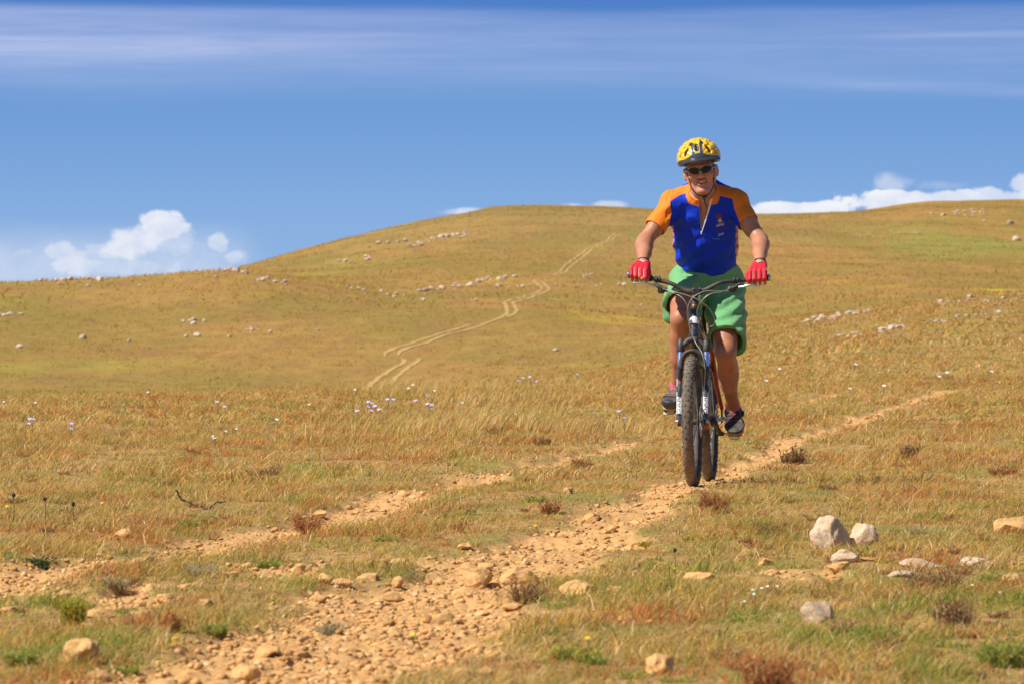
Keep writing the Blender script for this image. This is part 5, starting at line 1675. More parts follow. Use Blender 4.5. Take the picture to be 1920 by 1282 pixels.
HIPR = L(1292, 533, .86); HIPL = L(1358, 533, .86)
KNR = L(1277, 600, .43); KNL = L(1360, 662, .55)
ANR = L(1270, 734, .60); ANL = L(1375, 768, .92)
SHR = L(1262, 382, .60); SHL = L(1379, 381, .60)
ELR = L(1210, 452, .47); ELL = L(1424, 450, .47)
WRR = L(1206, 489, .225); WRL = L(1425, 490, .225)
NB = L(1319, 365, .56)
HC = L(1313.5, 320, .47)
HS = 1.06
HR = Matrix.Rotation(math.radians(-7), 3, 'Y') @ Matrix.Rotation(math.radians(6), 3, 'X') @ Matrix.Rotation(math.radians(3), 3, 'Z')
# rotation about Y by -7: head top leans to the rider's right; about X: face tips down
def H(x, y, z): return HC + HR @ (Vector((x, y, z)) * HS)
def Hinv(P):
    M = np.array(HR.inverted()) / HS
    return (P - np.array(HC)) @ M.T

# hand geometry
def hand(wr, ga, gb, side):
    """side -1: rider's right (thumb towards +x). returns list of bones for the fingers and palm"""
    ax = (gb - ga).normalized()                      # towards +x along the grip
    inner = ax if side < 0 else -ax
    mid = (ga + gb) * 0.5
    f = Vector((0, -1, 0)); up = Vector((0, 0, 1))
    F = []
    offs = [-0.0385, -0.0135, 0.0115, 0.036]          # little finger ... index, along 'inner'
    lens = [0.82, 0.95, 1.0, 0.97]
    for o_, l_ in zip(offs, lens):
        c = mid + inner * (o_ + 0.001)
        kn = c + f * 0.026 + up * (0.031 + 0.004 * l_)
        p1 = c + f * 0.038 + up * (0.002 - 0.002 * l_)
        p2 = c + f * 0.020 - up * 0.026 * (0.9 + .1 * l_)
        p3 = c - f * 0.010 * l_ - up * 0.027
        mc = wr + inner * (o_ * 0.45) - up * 0.006 + f * 0.002
        F.append((mc, kn, p1, p2, p3, l_))
    t0 = wr + inner * 0.016 - up * 0.012
    t1 = mid + inner * 0.046 + up * 0.018 + f * 0.006
    t2 = mid + inner * 0.043 - up * 0.004 + f * 0.029
    t3 = mid + inner * 0.020 - up * 0.010 + f * 0.047 if side < 0 else mid + inner * 0.028 - up * 0.019 + f * 0.030
    return F, (t0, t1, t2, t3)
HANDR = hand(WRR, L(1184, 515.5, .178), L(1214, 520.5, .167), -1)
HANDL = hand(WRL, L(1405, 524, .167), L(1437, 522, .178), 1)

hb = 0.0032
body = Field((-.42, .05, .28), (.42, 1.12, 1.80), hb)
V3 = Vector
# legs
body.chain([(HIPR, .088), ((HIPR * .45 + KNR * .55) + V3((0, 0, .004)), .075), (KNR + V3((0, .03, .006)), .060)], .03)
body.chain([(HIPL, .088), ((HIPL * .45 + KNL * .55), .076), (KNL + V3((0, .03, .02)), .060)], .03)
def shin(K, A, s):
    d = (A - K)
    side = V3((s, 0, 0))
    body.ell(K + V3((0, -.012, .004)), (.046, .040, .052), .02)          # kneecap
    body.chain([(K, .052), (K + d * .22 + V3((0, .012, 0)), .047), (K + d * .55, .037), (K + d * .86, .031), (A, .033)], .02)
    back = V3((0, .030, 0))
    body.ell(K + d * .32 + back + side * .010, (.043, .040, .11), .03)   # calf, outer
    body.ell(K + d * .30 + back - side * .014, (.037, .040, .12), .03)
    body.cone(K + d * .12 + V3((0, -.022, 0)), K + d * .9 + V3((0, -.004, 0)), .018, .016, .03)
shin(KNR, ANR, -1); shin(KNL, ANL, 1)
for A_, toe in ((ANR, L(1256, 764, .40)), (ANL, L(1377, 812, .745))):
    body.cone(A_, A_ + (toe - A_) * .45 - V3((0, 0, .012)), .032, .028, .03)
# torso
CH = L(1321, 412, .66); BE = L(1324, 470, .75); PE = L(1325, 522, .84)
body.ell(PE, (.150, .12, .11), .05)
body.ell(BE, (.142, .105, .13), .05)
body.ell(CH, (.148, .100, .14), .05)
body.ell(L(1297, 405, .615), (.056, .040, .050), .03); body.ell(L(1344, 405, .615), (.056, .040, .050), .03)
body.cone(NB + V3((0, .035, -.022)), SHR, .046, .046, .03); body.cone(NB + V3((0, .035, -.022)), SHL, .046, .046, .03)
body.chain([(L(1320, 400, .60), .055), (NB + V3((0, .01, 0)), .060)], .04)
# arms
def arm(S, E_, Wr, s):
    d1 = E_ - S; d2 = Wr - E_
    body.ell(S + V3((s * .002, 0, -.006)), (.050, .050, .056), .03)
    body.chain([(S, .046), (S + d1 * .5 + V3((0, -.004, 0)), .043), (E_ + V3((0, 0, .004)), .039)], .02)
    body.ell(S + d1 * .62 + V3((0, -.008, 0)), (.036, .038, .055), .02)
    body.chain([(E_, .0385), (E_ + d2 * .25 + V3((s * .004, 0, .002)), .0445), (E_ + d2 * .62, .036), (Wr, .0275)], .02)
    body.cone(E_ + V3((s * .012, -.01, .0)), E_ + d2 * .45 + V3((s * .012, 0, 0)), .026, .022, .02)
arm(SHR, ELR, WRR, -1); arm(SHL, ELL, WRL, 1)
FR = [.0090, .0100, .0105, .0100]
for (F, T) in (HANDR, HANDL):
    for (mc, kn, p1, p2, p3, l_), fr in zip(F, FR):
        body.cone(mc, kn, .014, fr + .0015, .012)
        body.cone(kn, p1, fr + .001, fr, .003)
        body.cone(p1, p2, fr, fr * .93, .002)
        body.cone(p2, p3, fr * .93, fr * .82, .002)
    t0, t1, t2, t3 = T
    body.cone(t0, t1, .016, .0150, .015)
    body.cone(t1, t2, .0140, .0118, .006)
    body.cone(t2, t3, .0118, .0100, .003)
# neck and head
body.chain([(NB, .062), (H(0, .022, -.085), .055)], .03)
for k in (-1, 1):     # neck cords
    body.cone(H(k * .052, .015, -.06), NB + V3((k * .018, -.048, -.02)), .013, .012, .02)
body.ell(H(0, -.045, -.140), (.014, .014, .018), .02)
body.ell(H(0, .020, .040), (.074, .094, .083), .02, HR)
body.ell(H(0, -.028, -.008), (.067, .058, .082), .03, HR)
body.ell(H(0, .012, -.010), (.075, .050, .060), .03, HR)
body.ell(H(0, -.040, -.070), (.040, .041, .038), .03, HR)
body.ell(H(0, -.074, -.096), (.024, .016, .016), .018, HR)
for k in (-1, 1):
    body.cone(H(k * .052, .005, -.045), H(k * .020, -.058, -.098), .015, .014, .022)      # jaw line
    body.ell(H(k * .040, -.066, -.022), (.023, .018, .018), .018, HR)                      # cheek, lifted by the smile
    body.cone(H(k * .012, -.083, .024), H(k * .046, -.068, .022), .0115, .010, .014)        # brow
    body.ell(H(k * .031, -.072, .004), (.0125, .012, .0125), .006, HR)                     # eyes
    # ears
    er = HR @ Matrix.Rotation(math.radians(-k * 14), 3, 'Z') @ Matrix.Rotation(math.radians(8), 3, 'X')
    body.ell(H(k * .080, .018, -.008), (.0075, .019, .030), .006, er)
    body.ell(H(k * .085, .009, -.004), (.006, .009, .015), .003, er, mode='s')
    body.ell(H(k * .078, .012, -.032), (.006, .010, .010), .005, HR)
body.cone(H(0, -.080, .018), H(0, -.104, -.018), .0080, .0105, .010)
body.ell(H(0, -.104, -.023), (.0125, .0115, .0105), .007, HR)
for k in (-1, 1):
    body.ell(H(k * .0125, -.092, -.026), (.0085, .0095, .0080), .005, HR)
# smile: lips round a shallow opening, folds from nose to mouth
for k in (-1, 1):
    pts = [(H(0, -.0895, -.0465), .0050), (H(k * .012, -.0880, -.0450), .0050), (H(k * .022, -.082, -.0420), .0042), (H(k * .030, -.0745, -.0375), .0032)]
    body.chain(pts, .006)
    pts = [(H(0, -.0850, -.0655), .0062), (H(k * .012, -.0830, -.0635), .0060), (H(k * .022, -.078, -.0555), .0045), (H(k * .030, -.073, -.0400), .0032)]
    body.chain(pts, .006)
    body.chain([(H(k * .020, -.0905, -.026), .0028), (H(k * .032, -.0830, -.040), .0030), (H(k * .036, -.0760, -.056), .0020)], .004, 's')
body.ell(H(0, -.0890, -.0550), (.023, .010, .0056), .003, HR, mode='s')
P, Q = body.mesh('body')
del body
# skin tones
def skin_cols(P):
    n = len(P)
    c = np.tile(np.array([0.50, 0.222, 0.120]), (n, 1))
    hp = Hinv(P)
    head = (hp[:, 2] > -.13) & (np.abs(hp[:, 0]) < .11) & (np.abs(hp[:, 1]) < .13)
    c[head] = (0.58, 0.285, 0.195)
    lips = head & (hp[:, 1] < -.072) & (np.abs(hp[:, 0]) < .032) & (((hp[:, 2] > -.074) & (hp[:, 2] < -.058)) | ((hp[:, 2] > -.051) & (hp[:, 2] < -.041)))
    c[lips] = (0.56, 0.22, 0.17)
    inner = head & (hp[:, 1] < -.055) & (hp[:, 1] > -.0835) & (np.abs(hp[:, 0]) < .027) & (hp[:, 2] > -.061) & (hp[:, 2] < -.049)
    c[inner] = (0.16, 0.05, 0.04)
    cheek = head & (hp[:, 2] < .0) & (hp[:, 2] > -.04) & (hp[:, 1] < -.05)
    c[cheek] = c[cheek] * [1.05, .93, .93]
    stub = head & (hp[:, 2] < -.038) & (hp[:, 1] < .01) & ~lips & ~inner
    c[stub] *= [0.95, 0.96, 0.98]
    hair = head & (hp[:, 2] > .012) & (hp[:, 1] > .018)
    c[hair] = (0.28, 0.25, 0.22)
    fb = fbm(P[:, 0] * 30 + P[:, 1] * 9, P[:, 2] * 30, 7, 3)
    c = c * (0.82 + 0.36 * fb)[:, None]
    legs = (P[:, 2] < .95) & ~head
    c[legs] *= [0.92, 0.84, 0.80]
    return c
M_SKIN = simple('skin', (0.6, 0.32, 0.2), 0.48, attr='col', var=.10, vscale=90, bump=.25, bscale=260, bdist=.0012, sss=.12, spec=.4)
obj('body', mesh_np('body', P, [Q], True, skin_cols(P)), M_SKIN, person)

# ---------------- jersey
jf = Field((-.32, .40, .95), (.32, 1.04, 1.58), .0034)
o_ = .012
jf.ell(PE + V3((0, 0, .02)), (.176, .135, .115), .05)
jf.ell(BE, (.168, .124, .140), .05)
jf.ell(CH + V3((0, .02, .0)), (.172, .112, .150), .05)
jf.ell(CH * .5 + BE * .5, (.166, .118, .150), .05)
jf.ell(L(1296, 405, .60), (.070, .055, .060), .03); jf.ell(L(1346, 405, .60), (.070, .055, .060), .03)
jf.cone(NB + V3((0, .030, -.020)), SHR, .064, .060, .03); jf.cone(NB + V3((0, .030, -.020)), SHL, .064, .060, .03); jf.cone(NB + V3((0, .080, .040)), SHR + V3((0, .02, .010)), .058, .054, .04); jf.cone(NB + V3((0, .080, .040)), SHL + V3((0, .02, .010)), .058, .054, .04)
jf.chain([(L(1320, 405, .61), .065), (NB + V3((0, .02, -.02)), .070)], .04)
CUFR = SHR.lerp(ELR, .66); CUFL = SHL.lerp(ELL, .54)
for S, E_, C_, s in ((SHR, ELR, CUFR, -1), (SHL, ELL, CUFL, 1)):
    jf.ell(S + V3((s * .002, 0, -.004)), (.062, .064, .066), .03)
    jf.cone(S, C_ + (E_ - S) * .10, .058, .059, .025)
# cuffs: cut square, hollow
for S, E_, C_ in ((SHR, ELR, CUFR), (SHL, ELL, CUFL)):
    n = np.array((E_ - S).normalized()); p = np.array(C_); Sn = np.array(S); sg = 1 if S.x > 0 else -1
    def cutf(X, Y, Z, n=n, p=p, sg=sg):
        d = (X - p[0]) * n[0] + (Y - p[1]) * n[1] + (Z - p[2]) * n[2]
        side = (sg * X - .172)      # only out on the arm
        return np.maximum(-d, -side)
    jf.put(cutf, np.array(C_) - .13, np.array(C_) + .13, 0, 's')
    jf.cone(C_ - V3(n) * .008, C_ + V3(n) * .03, .0515, .0525, 0, 's')
# waist hem: sloping plane through three measured points
a_, b_, c_ = L(1319, 519, .66), L(1263, 492, .80), L(1391, 507, .80)
n = (b_ - a_).cross(c_ - a_).normalized()
if n.z > 0: n = -n
jf.clip(a_, n)
# collar: stand-up band, then the open zip
CD = (H(0, .03, -.07) - NB).normalized()
jf.chain([(NB - CD * .02 + V3((0, .01, 0)), .084), (NB + CD * .020 + V3((0, .008, 0)), .078)], .008)
jf.chain([(NB - CD * .05 + V3((0, .004, 0)), .066), (NB + CD * .12 + V3((0, .004, 0)), .068)], .002, 's')
jf.put(lambda X, Y, Z: -((X - NB.x) * CD.x + (Y - NB.y) * CD.y + (Z - NB.z) * CD.z - .040 + .25 * (NB.y - Y)), (-.13, .40, NB.z - .03), (.13, .70, 1.575), 0, 's')
pl = lambda P_: [(p.x, p.z) for p in P_]
VL = [L(1306, 362, .50), L(1310, 372, .50), L(1312, 400, .53), L(1314, 436, .56)]
VR = [L(1337, 360, .50), L(1334, 375, .50), L(1327, 400, .53), L(1315.5, 436, .56)]
zl, xl = [p.z for p in VL][::-1], [p.x for p in VL][::-1]
zr, xr = [p.z for p in VR][::-1], [p.x for p in VR][::-1]
def wedge(X, Y, Z):
    a = np.interp(Z, zl, xl); b = np.interp(Z, zr, xr)
    d = np.maximum(a - X, X - b)
    d = np.maximum(d, zl[0] - Z)
    return np.maximum(d, Y - .62)
jf.put(wedge, (-.08, .40, zl[0]), (.08, .62, zl[-1] + .09), 0, 's')
# folds
def jdisp(P):
    x, y, z = P[:, 0], P[:, 1], P[:, 2]
    px, row = proj(x, y, z)
    d = np.zeros(len(P))
    # drag lines falling from the zip to the right waist and from the armpits
    a = (px - 1318) * 0.55 + (row - 440)
    d += .0030 * np.sin(a / 5.2 + 2.0 * fbm(px / 40, row / 40, 3, 2)) * sstep(430, 465, row) * (0.4 + fbm(px / 22, row / 22, 4, 2))
    d += .0040 * (fbm(px / 13 + row / 30, row / 16 - px / 40, 5, 3) - .5)
    slv = (px < 1258) | (px > 1378)
    d += slv * .0030 * np.sin(row / 4.6 + px / 9 + 3 * fbm(px / 20, row / 20, 6, 2))
    d += .0035 * np.sin((px - 1262) / 6.0 + (row - 430) / 9) * np.exp(-((px - 1272) / 16) ** 2) * np.exp(-((row - 415) / 25) ** 2)
    return d
P, Q = jf.mesh('jersey', lambda P_: jdisp(P_) * np.where(np.abs(P_[:, 0]) > .165, .45, 1.8))
del jf
px, row = proj(P[:, 0], P[:, 1], P[:, 2])
nv = len(P)
BLUE = np.array([0.002, 0.040, 0.62]); ORG = np.array([0.90, 0.235, 0.012]); NAVY = np.array([0.01, 0.03, 0.30])
c = np.tile(BLUE, (nv, 1))
front = P[:, 1] < .66
yl = np.interp(px, [1240, 1256, 1275, 1294, 1300], [382, 378, 366, 360, 352])
yr = np.interp(px, [1340, 1348, 1373, 1380], [366, 367, 373, 378])
sleeveL = px < np.interp(row, [340, 378, 400, 432], [1266, 1256.5, 1259, 1253])
sleeveR = px > np.interp(row, [340, 373, 392, 420], [1378, 1373.5, 1377, 1388])
armz = P[:, 2] > (CUFL.z - .06)
yoke = ((row < yl) & (px < 1308)) | ((row < yr) & (px > 1330))
c[(sleeveL | sleeveR | yoke) & armz & ((P[:, 1] < .72) | (np.abs(P[:, 0] ) > .24))] = ORG
back = (P[:, 1] > .605) & (np.abs(P[:, 0]) < .17) & armz
c[back] = BLUE
topl = (row < np.interp(px, [1250, 1294], [357, 345])) & (px > 1249) & (px < 1296)
topr = (row < np.interp(px, [1338, 1384], [346, 351])) & (px > 1336) & (px < 1386)
c[(topl | topr)] = BLUE
hp = Hinv(P)
rel = P - np.array(NB)
ax_ = np.array(CD); t_ = rel @ ax_; rad_ = np.linalg.norm(rel - t_[:, None] * ax_, axis=1)
col_m = (t_ > -.014) & (rad_ < .092) & ((t_ > -.018) | (P[:, 1] < NB.y + .02))
c[col_m] = ORG
inner = (t_ > -.10) & (rad_ < .0676)
c[inner] = (0.55, 0.62, 0.75)
# peach figure down the side seams
fig = (fbm(px / 3.5, row / 5.5, 33, 2) > .47)
side = ((px > np.interp(row, [420, 470, 510], [1380, 1379, 1382])) | (px < np.interp(row, [420, 470, 500], [1262, 1266, 1266]))) & (row > 424) & ~sleeveL
side = side & (row > 424) & (np.abs(P[:, 0]) < .21)
c[side & fig] = (0.75, 0.26, 0.22)
c[side & ~fig] = NAVY
# zip seam below the opening
c[(np.abs(px - 1316.5) < 0.8) & (row > 436) & (P[:, 1] < .75)] = BLUE * .55
seam = (np.abs(px - np.interp(row, [350, 378, 400, 432], [1264, 1256.5, 1259, 1253])) < .8) & armz
c[seam] = c[seam] * .6
def soften(c, Q, n=1):
    for _ in range(n):
        S = np.zeros_like(c); N_ = np.zeros(len(c))
        for a_, b_ in ((0, 1), (1, 2), (2, 3), (3, 0)):
            np.add.at(S, Q[:, a_], c[Q[:, b_]]); np.add.at(N_, Q[:, a_], 1)
        c = .4 * c + .6 * S / np.maximum(N_, 1)[:, None]
    return c
c = soften(c, Q)
M_JER = simple('jersey_cloth', (0.1, 0.1, 0.5), 0.62, attr='col', var=.10, vscale=40, bump=.35, bscale=700, bdist=.0008, spec=.25)
jersey = obj('jersey', mesh_np('jersey', P, [Q], True, c), M_JER, person)
bvh = BVHTree.FromPolygons([tuple(p) for p in P], [tuple(q) for q in Q])
def on_jersey(px_, row_, off=.0012):
    o = MI @ CAMPOS; d = (MI.to_3x3() @ ray(px_, row_))
    h = bvh.ray_cast(o, d)
    if h[0] is None: return None
    nn = h[1] if h[1].dot(d) < 0 else -h[1]
    return h[0] + nn * off
def decal(me, cx, cy, sx, sy, rot, mat, name, off=.0015, sub=0):
    bm = bmesh.new(); bm.from_mesh(me)
    if sub: bmesh.ops.subdivide_edges(bm, edges=bm.edges, cuts=sub, use_grid_fill=True)
    bmesh.ops.triangulate(bm, faces=bm.faces)
    for v in bm.verts:
        x, y = v.co.x * sx, v.co.y * sy
        xx = x * math.cos(rot) + y * math.sin(rot); yy = -x * math.sin(rot) + y * math.cos(rot)
        q = on_jersey(cx + xx, cy - (-(x * -math.sin(rot)) * 0 + (x * math.sin(rot) * -1) * 0 + y * math.cos(rot) + x * math.sin(rot)), off)
        v.co = q if q is not None else on_jersey(cx, cy, off)
    bm.to_mesh(me); bm.free()
    me.name = name
    return obj(name, me, mat, jersey)
M_LOGO = simple('print_white', (0.80, 0.80, 0.84), 0.6)
M_LOGO2 = simple('print_rose', (0.62, 0.30, 0.34), 0.6)
M_LOGO3 = simple('print_maroon', (0.16, 0.035, 0.05), 0.6)
M_LOGO4 = simple('print_sky', (0.02, 0.22, 0.72), 0.6)
M_LOGO5 = simple('print_salmon', (0.85, 0.42, 0.32), 0.6)
tilt = math.radians(9)
def quad_mesh(pts):
    me = bpy.data.meshes.new('patch'); me.from_pydata([(x, y, 0) for x, y in pts], [], [tuple(range(len(pts)))]); return me
decal(quad_mesh([(-5.5, -6.5), (5.5, -6.5), (5.5, 6.5), (-5.5, 6.5)]), 1349, 409, 1, 1, math.radians(-3), M_LOGO3, 'chest_patch', .0010, 3)
decal(quad_mesh([(-4.5, -3.6), (4.0, -3.6), (0.2, 4.0)]), 1350, 412.5, 1, 1, math.radians(-3), M_LOGO5, 'chest_emblem', .0018, 2)
decal(quad_mesh([(-5, -.9), (5, -.9), (5, .9), (-5, .9)]), 1351.5, 416.8, 1, 1, math.radians(8), M_LOGO4, 'chest_bar', .0022, 3)
decal(letters('JoBERG', 1.0), 1350.4, 421.8, 4.6, 7.2, math.radians(10), M_LOGO, 'chest_lettering', .0022)
decal(letters('2010', 1.0), 1351.2, 440, 5.4, 7.4, math.radians(16), M_LOGO, 'year_lettering', .0022)
decal(letters('~ extreme ~', 1.0), 1350, 431, 6.0, 4.6, math.radians(16), M_LOGO3, 'small_lettering', .0022)
decal(quad_mesh([(-7, -.8), (7, -.8), (7, .8), (-7, .8)]), 1342.5, 448, 1, 1, math.radians(-5), M_LOGO4, 'chest_stroke', .0018, 3)
# white facing along the open zip, and the zip pull
bm = bmesh.new()
prev = None
for i, (r_, x0, x1) in enumerate([(372, 1331, 1337), (380, 1330, 1334), (390, 1328.0, 1331.5), (400, 1325.5, 1328.5), (412, 1322, 1324.5), (425, 1318.2, 1320.0), (435, 1315.4, 1316.6)]):
    a = on_jersey(x0 + 1.5, r_, .004); b2 = on_jersey(x1 + 1.5, r_, .0045)
    if a is None or b2 is None: continue
    yy = min(a.y, b2.y)
    a = L(x0, r_, yy - .001); b2 = L(x1, r_, yy - .003)
    va, vb = bm.verts.new(a), bm.verts.new(b2); vc, vd = bm.verts.new(a + V3((0, .003, 0))), bm.verts.new(b2 + V3((0, .003, 0)))
    if prev: 
        bm.faces.new((prev[0], prev[1], vb, va)); bm.faces.new((prev[2], prev[3], vd, vc)); bm.faces.new((prev[0], va, vc, prev[2])); bm.faces.new((prev[1], vb, vd, prev[3]))
    prev = (va, vb, vc, vd)
M_FACING = simple('zip_facing', (0.80, 0.80, 0.86), 0.6)
fin('zip_facing', bm, M_FACING, jersey)
bm = bmesh.new()
lf = [on_jersey(x - .8, r, .003) for x, r in [(1311, 376), (1312, 392), (1313, 410), (1314, 425), (1315.2, 434)]]
tube(bm, [p for p in lf if p is not None], .0016, 6)
fin('zip', bm, M_LOGO4, jersey)
bm = bmesh.new()
q = on_jersey(1315, 436, .004)
add_box(bm, q + V3((0, 0, -.003)), (.0028, .002, .008), bev=.001)
fin('zip_pull', bm, M_FACING, jersey)

# ---------------- shorts
sf = Field((-.30, .36, .56), (.32, 1.08, 1.20), .0036)
sf.ell(PE + V3((0, .01, -.02)), (.176, .150, .135), .04)
sf.ell(L(1325, 505, .82), (.166, .140, .060), .04)
EndR = HIPR.lerp(KNR, .70) + V3((-.006, 0, .010)); EndL = HIPL.lerp(KNL, .81) + V3((.008, 0, -.004))
sf.chain([(HIPR, .112), (HIPR.lerp(EndR, .55), .104), (EndR, .100), (EndR + (EndR - HIPR) * .25, .102)], .03)
sf.chain([(HIPL, .112), (HIPL.lerp(EndL, .55), .100), (EndL, .093), (EndL + (EndL - HIPL) * .3, .097)], .03)
sf.cone(EndR + V3((-.030, .10, -.01)), EndR + V3((-.034, .0, -.022)), .07, .070, .03)
sf.cone(HIPL.lerp(EndL, .5) + V3((.02, .0, -.02)), EndL + V3((.012, .02, -.02)), .085, .080, .03)
for Hh, En, rr in ((HIPR, EndR, .086), (HIPL, EndL, .083)):
    n = (En - Hh).normalized(); nn = np.array(n + (V3((0, 0, .25)) if Hh is HIPR else V3((-.25, -.5, -.1)))); nn = nn / np.linalg.norm(nn); p = np.array(En)
    sg = -1 if Hh is HIPR else 1
    def cutf(X, Y, Z, nn=nn, p=p, sg=sg):
        d = (X - p[0]) * nn[0] + (Y - p[1]) * nn[1] + (Z - p[2]) * nn[2]
        return np.maximum(-d, -(sg * X + .02))
    sf.put(cutf, np.array(En) - .2, np.array(En) + .2, 0, 's')
    sf.cone(En - n * .10, En + n * .04, rr * .9, rr, 0, 's')
sf.clip(L(1325, 497, .84), (0, .25, 1))
def sdisp(P):
    x, y, z = P[:, 0], P[:, 1], P[:, 2]
    px, row = proj(x, y, z)
    d = .009 * (fbm(px / 17 + row / 60, row / 19, 15, 3) - .5) + .006 * (np.abs(fbm(px / 9 - row / 22, row / 12, 25, 3) - .5))
    rt = px > 1330
    d += rt * .0042 * np.sin((row + px * .55) / 3.9 + 2.5 * fbm(px / 25, row / 25, 16, 2)) * sstep(520, 545, row) * (1 - sstep(600, 640, row)) * sstep(1335, 1350, px)
    d += (~rt) * .004 * np.sin((row * .9 + px * .5) / 5.5 + 2 * fbm(px / 25, row / 25, 17, 2))
    return d
P, Q = sf.mesh('shorts', sdisp)
del sf
px, row = proj(P[:, 0], P[:, 1], P[:, 2])
c = np.tile(np.array([0.155, 0.42, 0.165]), (len(P), 1))
# pocket seam and hem stitching are darker thread
sm = (np.abs(row - np.interp(px, [1340, 1365, 1390], [576, 582, 592])) < .7) & (px > 1342) & (px < 1388)
c[sm] *= .72
M_SHO = simple('shorts_cloth', (0.2, 0.5, 0.2), 0.8, attr='col', var=.08, vscale=30, bump=.4, bscale=500, bdist=.0010, sheen=.2, spec=.2)
obj('shorts', mesh_np('shorts', P, [Q], True, c), M_SHO, person)

# ---------------- gloves
M_GLV = simple('glove_red', (0.72, 0.012, 0.028), 0.6, attr='col', var=.15, vscale=120, bump=.4, bscale=500, bdist=.001)
M_STRAP = simple('glove_strap', (0.02, 0.02, 0.025), 0.5)
for (F, T), wr, s, el in ((HANDR, WRR, -1, ELR), (HANDL, WRL, 1, ELL)):
    g = Field(np.array(wr) - [.085, .12, .115], np.array(wr) + [.085, .06, .03], .0019)
    for (mc, kn, p1, p2, p3, l_), fr in zip(F, FR):
        g.cone(mc + (wr - el).normalized() * .008 - V3((0, 0, .004)), kn, .0185, fr + .0045, .010)
        g.cone(kn, p1, fr + .0042, fr + .0028, .002)
        g.cone(p1, p1.lerp(p2, .30), fr + .0028, fr + .0026, .001)
    t0, t1, t2, t3 = T
    g.cone(t0, t1, .0200, .0180, .012)
    g.cone(t1, t1.lerp(t2, .5 if s < 0 else .95), .0172, .0155, .004)
    P, Q = g.mesh('glove')
    hx = (P - np.array(wr))
    c = np.tile(np.array([0.72, 0.012, 0.028]), (len(P), 1))
    # pale piping between the fingers and along the knuckles, black palm, white outer edge
    inner = Vector((1, 0, 0)) if s < 0 else Vector((-1, 0, 0))
    for a in range(3):
        mid_ = (F[a][1] + F[a + 1][1]) * .5; mp = (F[a][2] + F[a + 1][2]) * .5
        dd = np.abs(P[:, 0] - np.interp(P[:, 2], [mp.z, mid_.z], [mp.x, mid_.x]))
        c[(dd < .0019) & (P[:, 2] < mid_.z + .002) & (P[:, 1] < F[a][1].y + .01)] = (0.80, 0.42, 0.34)
    out = P @ np.array(inner)
    edge = np.array(F[0][1]) @ np.array(inner)
    c[(out < edge - .0075) & (P[:, 1] > F[0][1].y - .004)] = (0.75, 0.75, 0.75)
    c[(out < edge - .006) & (P[:, 1] > F[0][1].y + .016)] = (0.03, 0.03, 0.03)
    palm = (P[:, 1] > F[1][1].y + .034) & (P[:, 2] < F[1][1].z - .006)
    c[palm] = (0.03, 0.03, 0.03)
    gl = obj('glove', mesh_np('glove', P, [Q], True, c), M_GLV, person)
    bm = bmesh.new()
    d = (wr - el).normalized()
    xax = V3((1, 0, 0)); yax = d.cross(xax).normalized(); xax = yax.cross(d).normalized()
    cc = wr + d * .006 - V3((0, 0, .004))
    rings = []
    for off, rr in ((-.010, .0275), (-.009, .0305), (.008, .0318), (.009, .029)):
        rings.append([bm.verts.new(cc + d * off + (xax * math.cos(a) * 1.06 + yax * math.sin(a) * .9) * rr) for a in np.linspace(0, 2 * math.pi, 28, endpoint=False)])
    for i in range(3):
        for k in range(28):
            bm.faces.new((rings[i][k], rings[i][(k + 1) % 28], rings[i + 1][(k + 1) % 28], rings[i + 1][k]))
    bm.faces.new(rings[0][::-1]); bm.faces.new(rings[-1])
    st = fin('wrist_strap', bm, M_STRAP, gl)
    bm = bmesh.new()
    add_box(bm, cc + V3((s * -.003, -.0335, .004)), (.011, .0018, .0045), Matrix.Rotation(s * -.15, 3, 'Y') , .001)
    fin('strap_tab', bm, M_WHT, st)

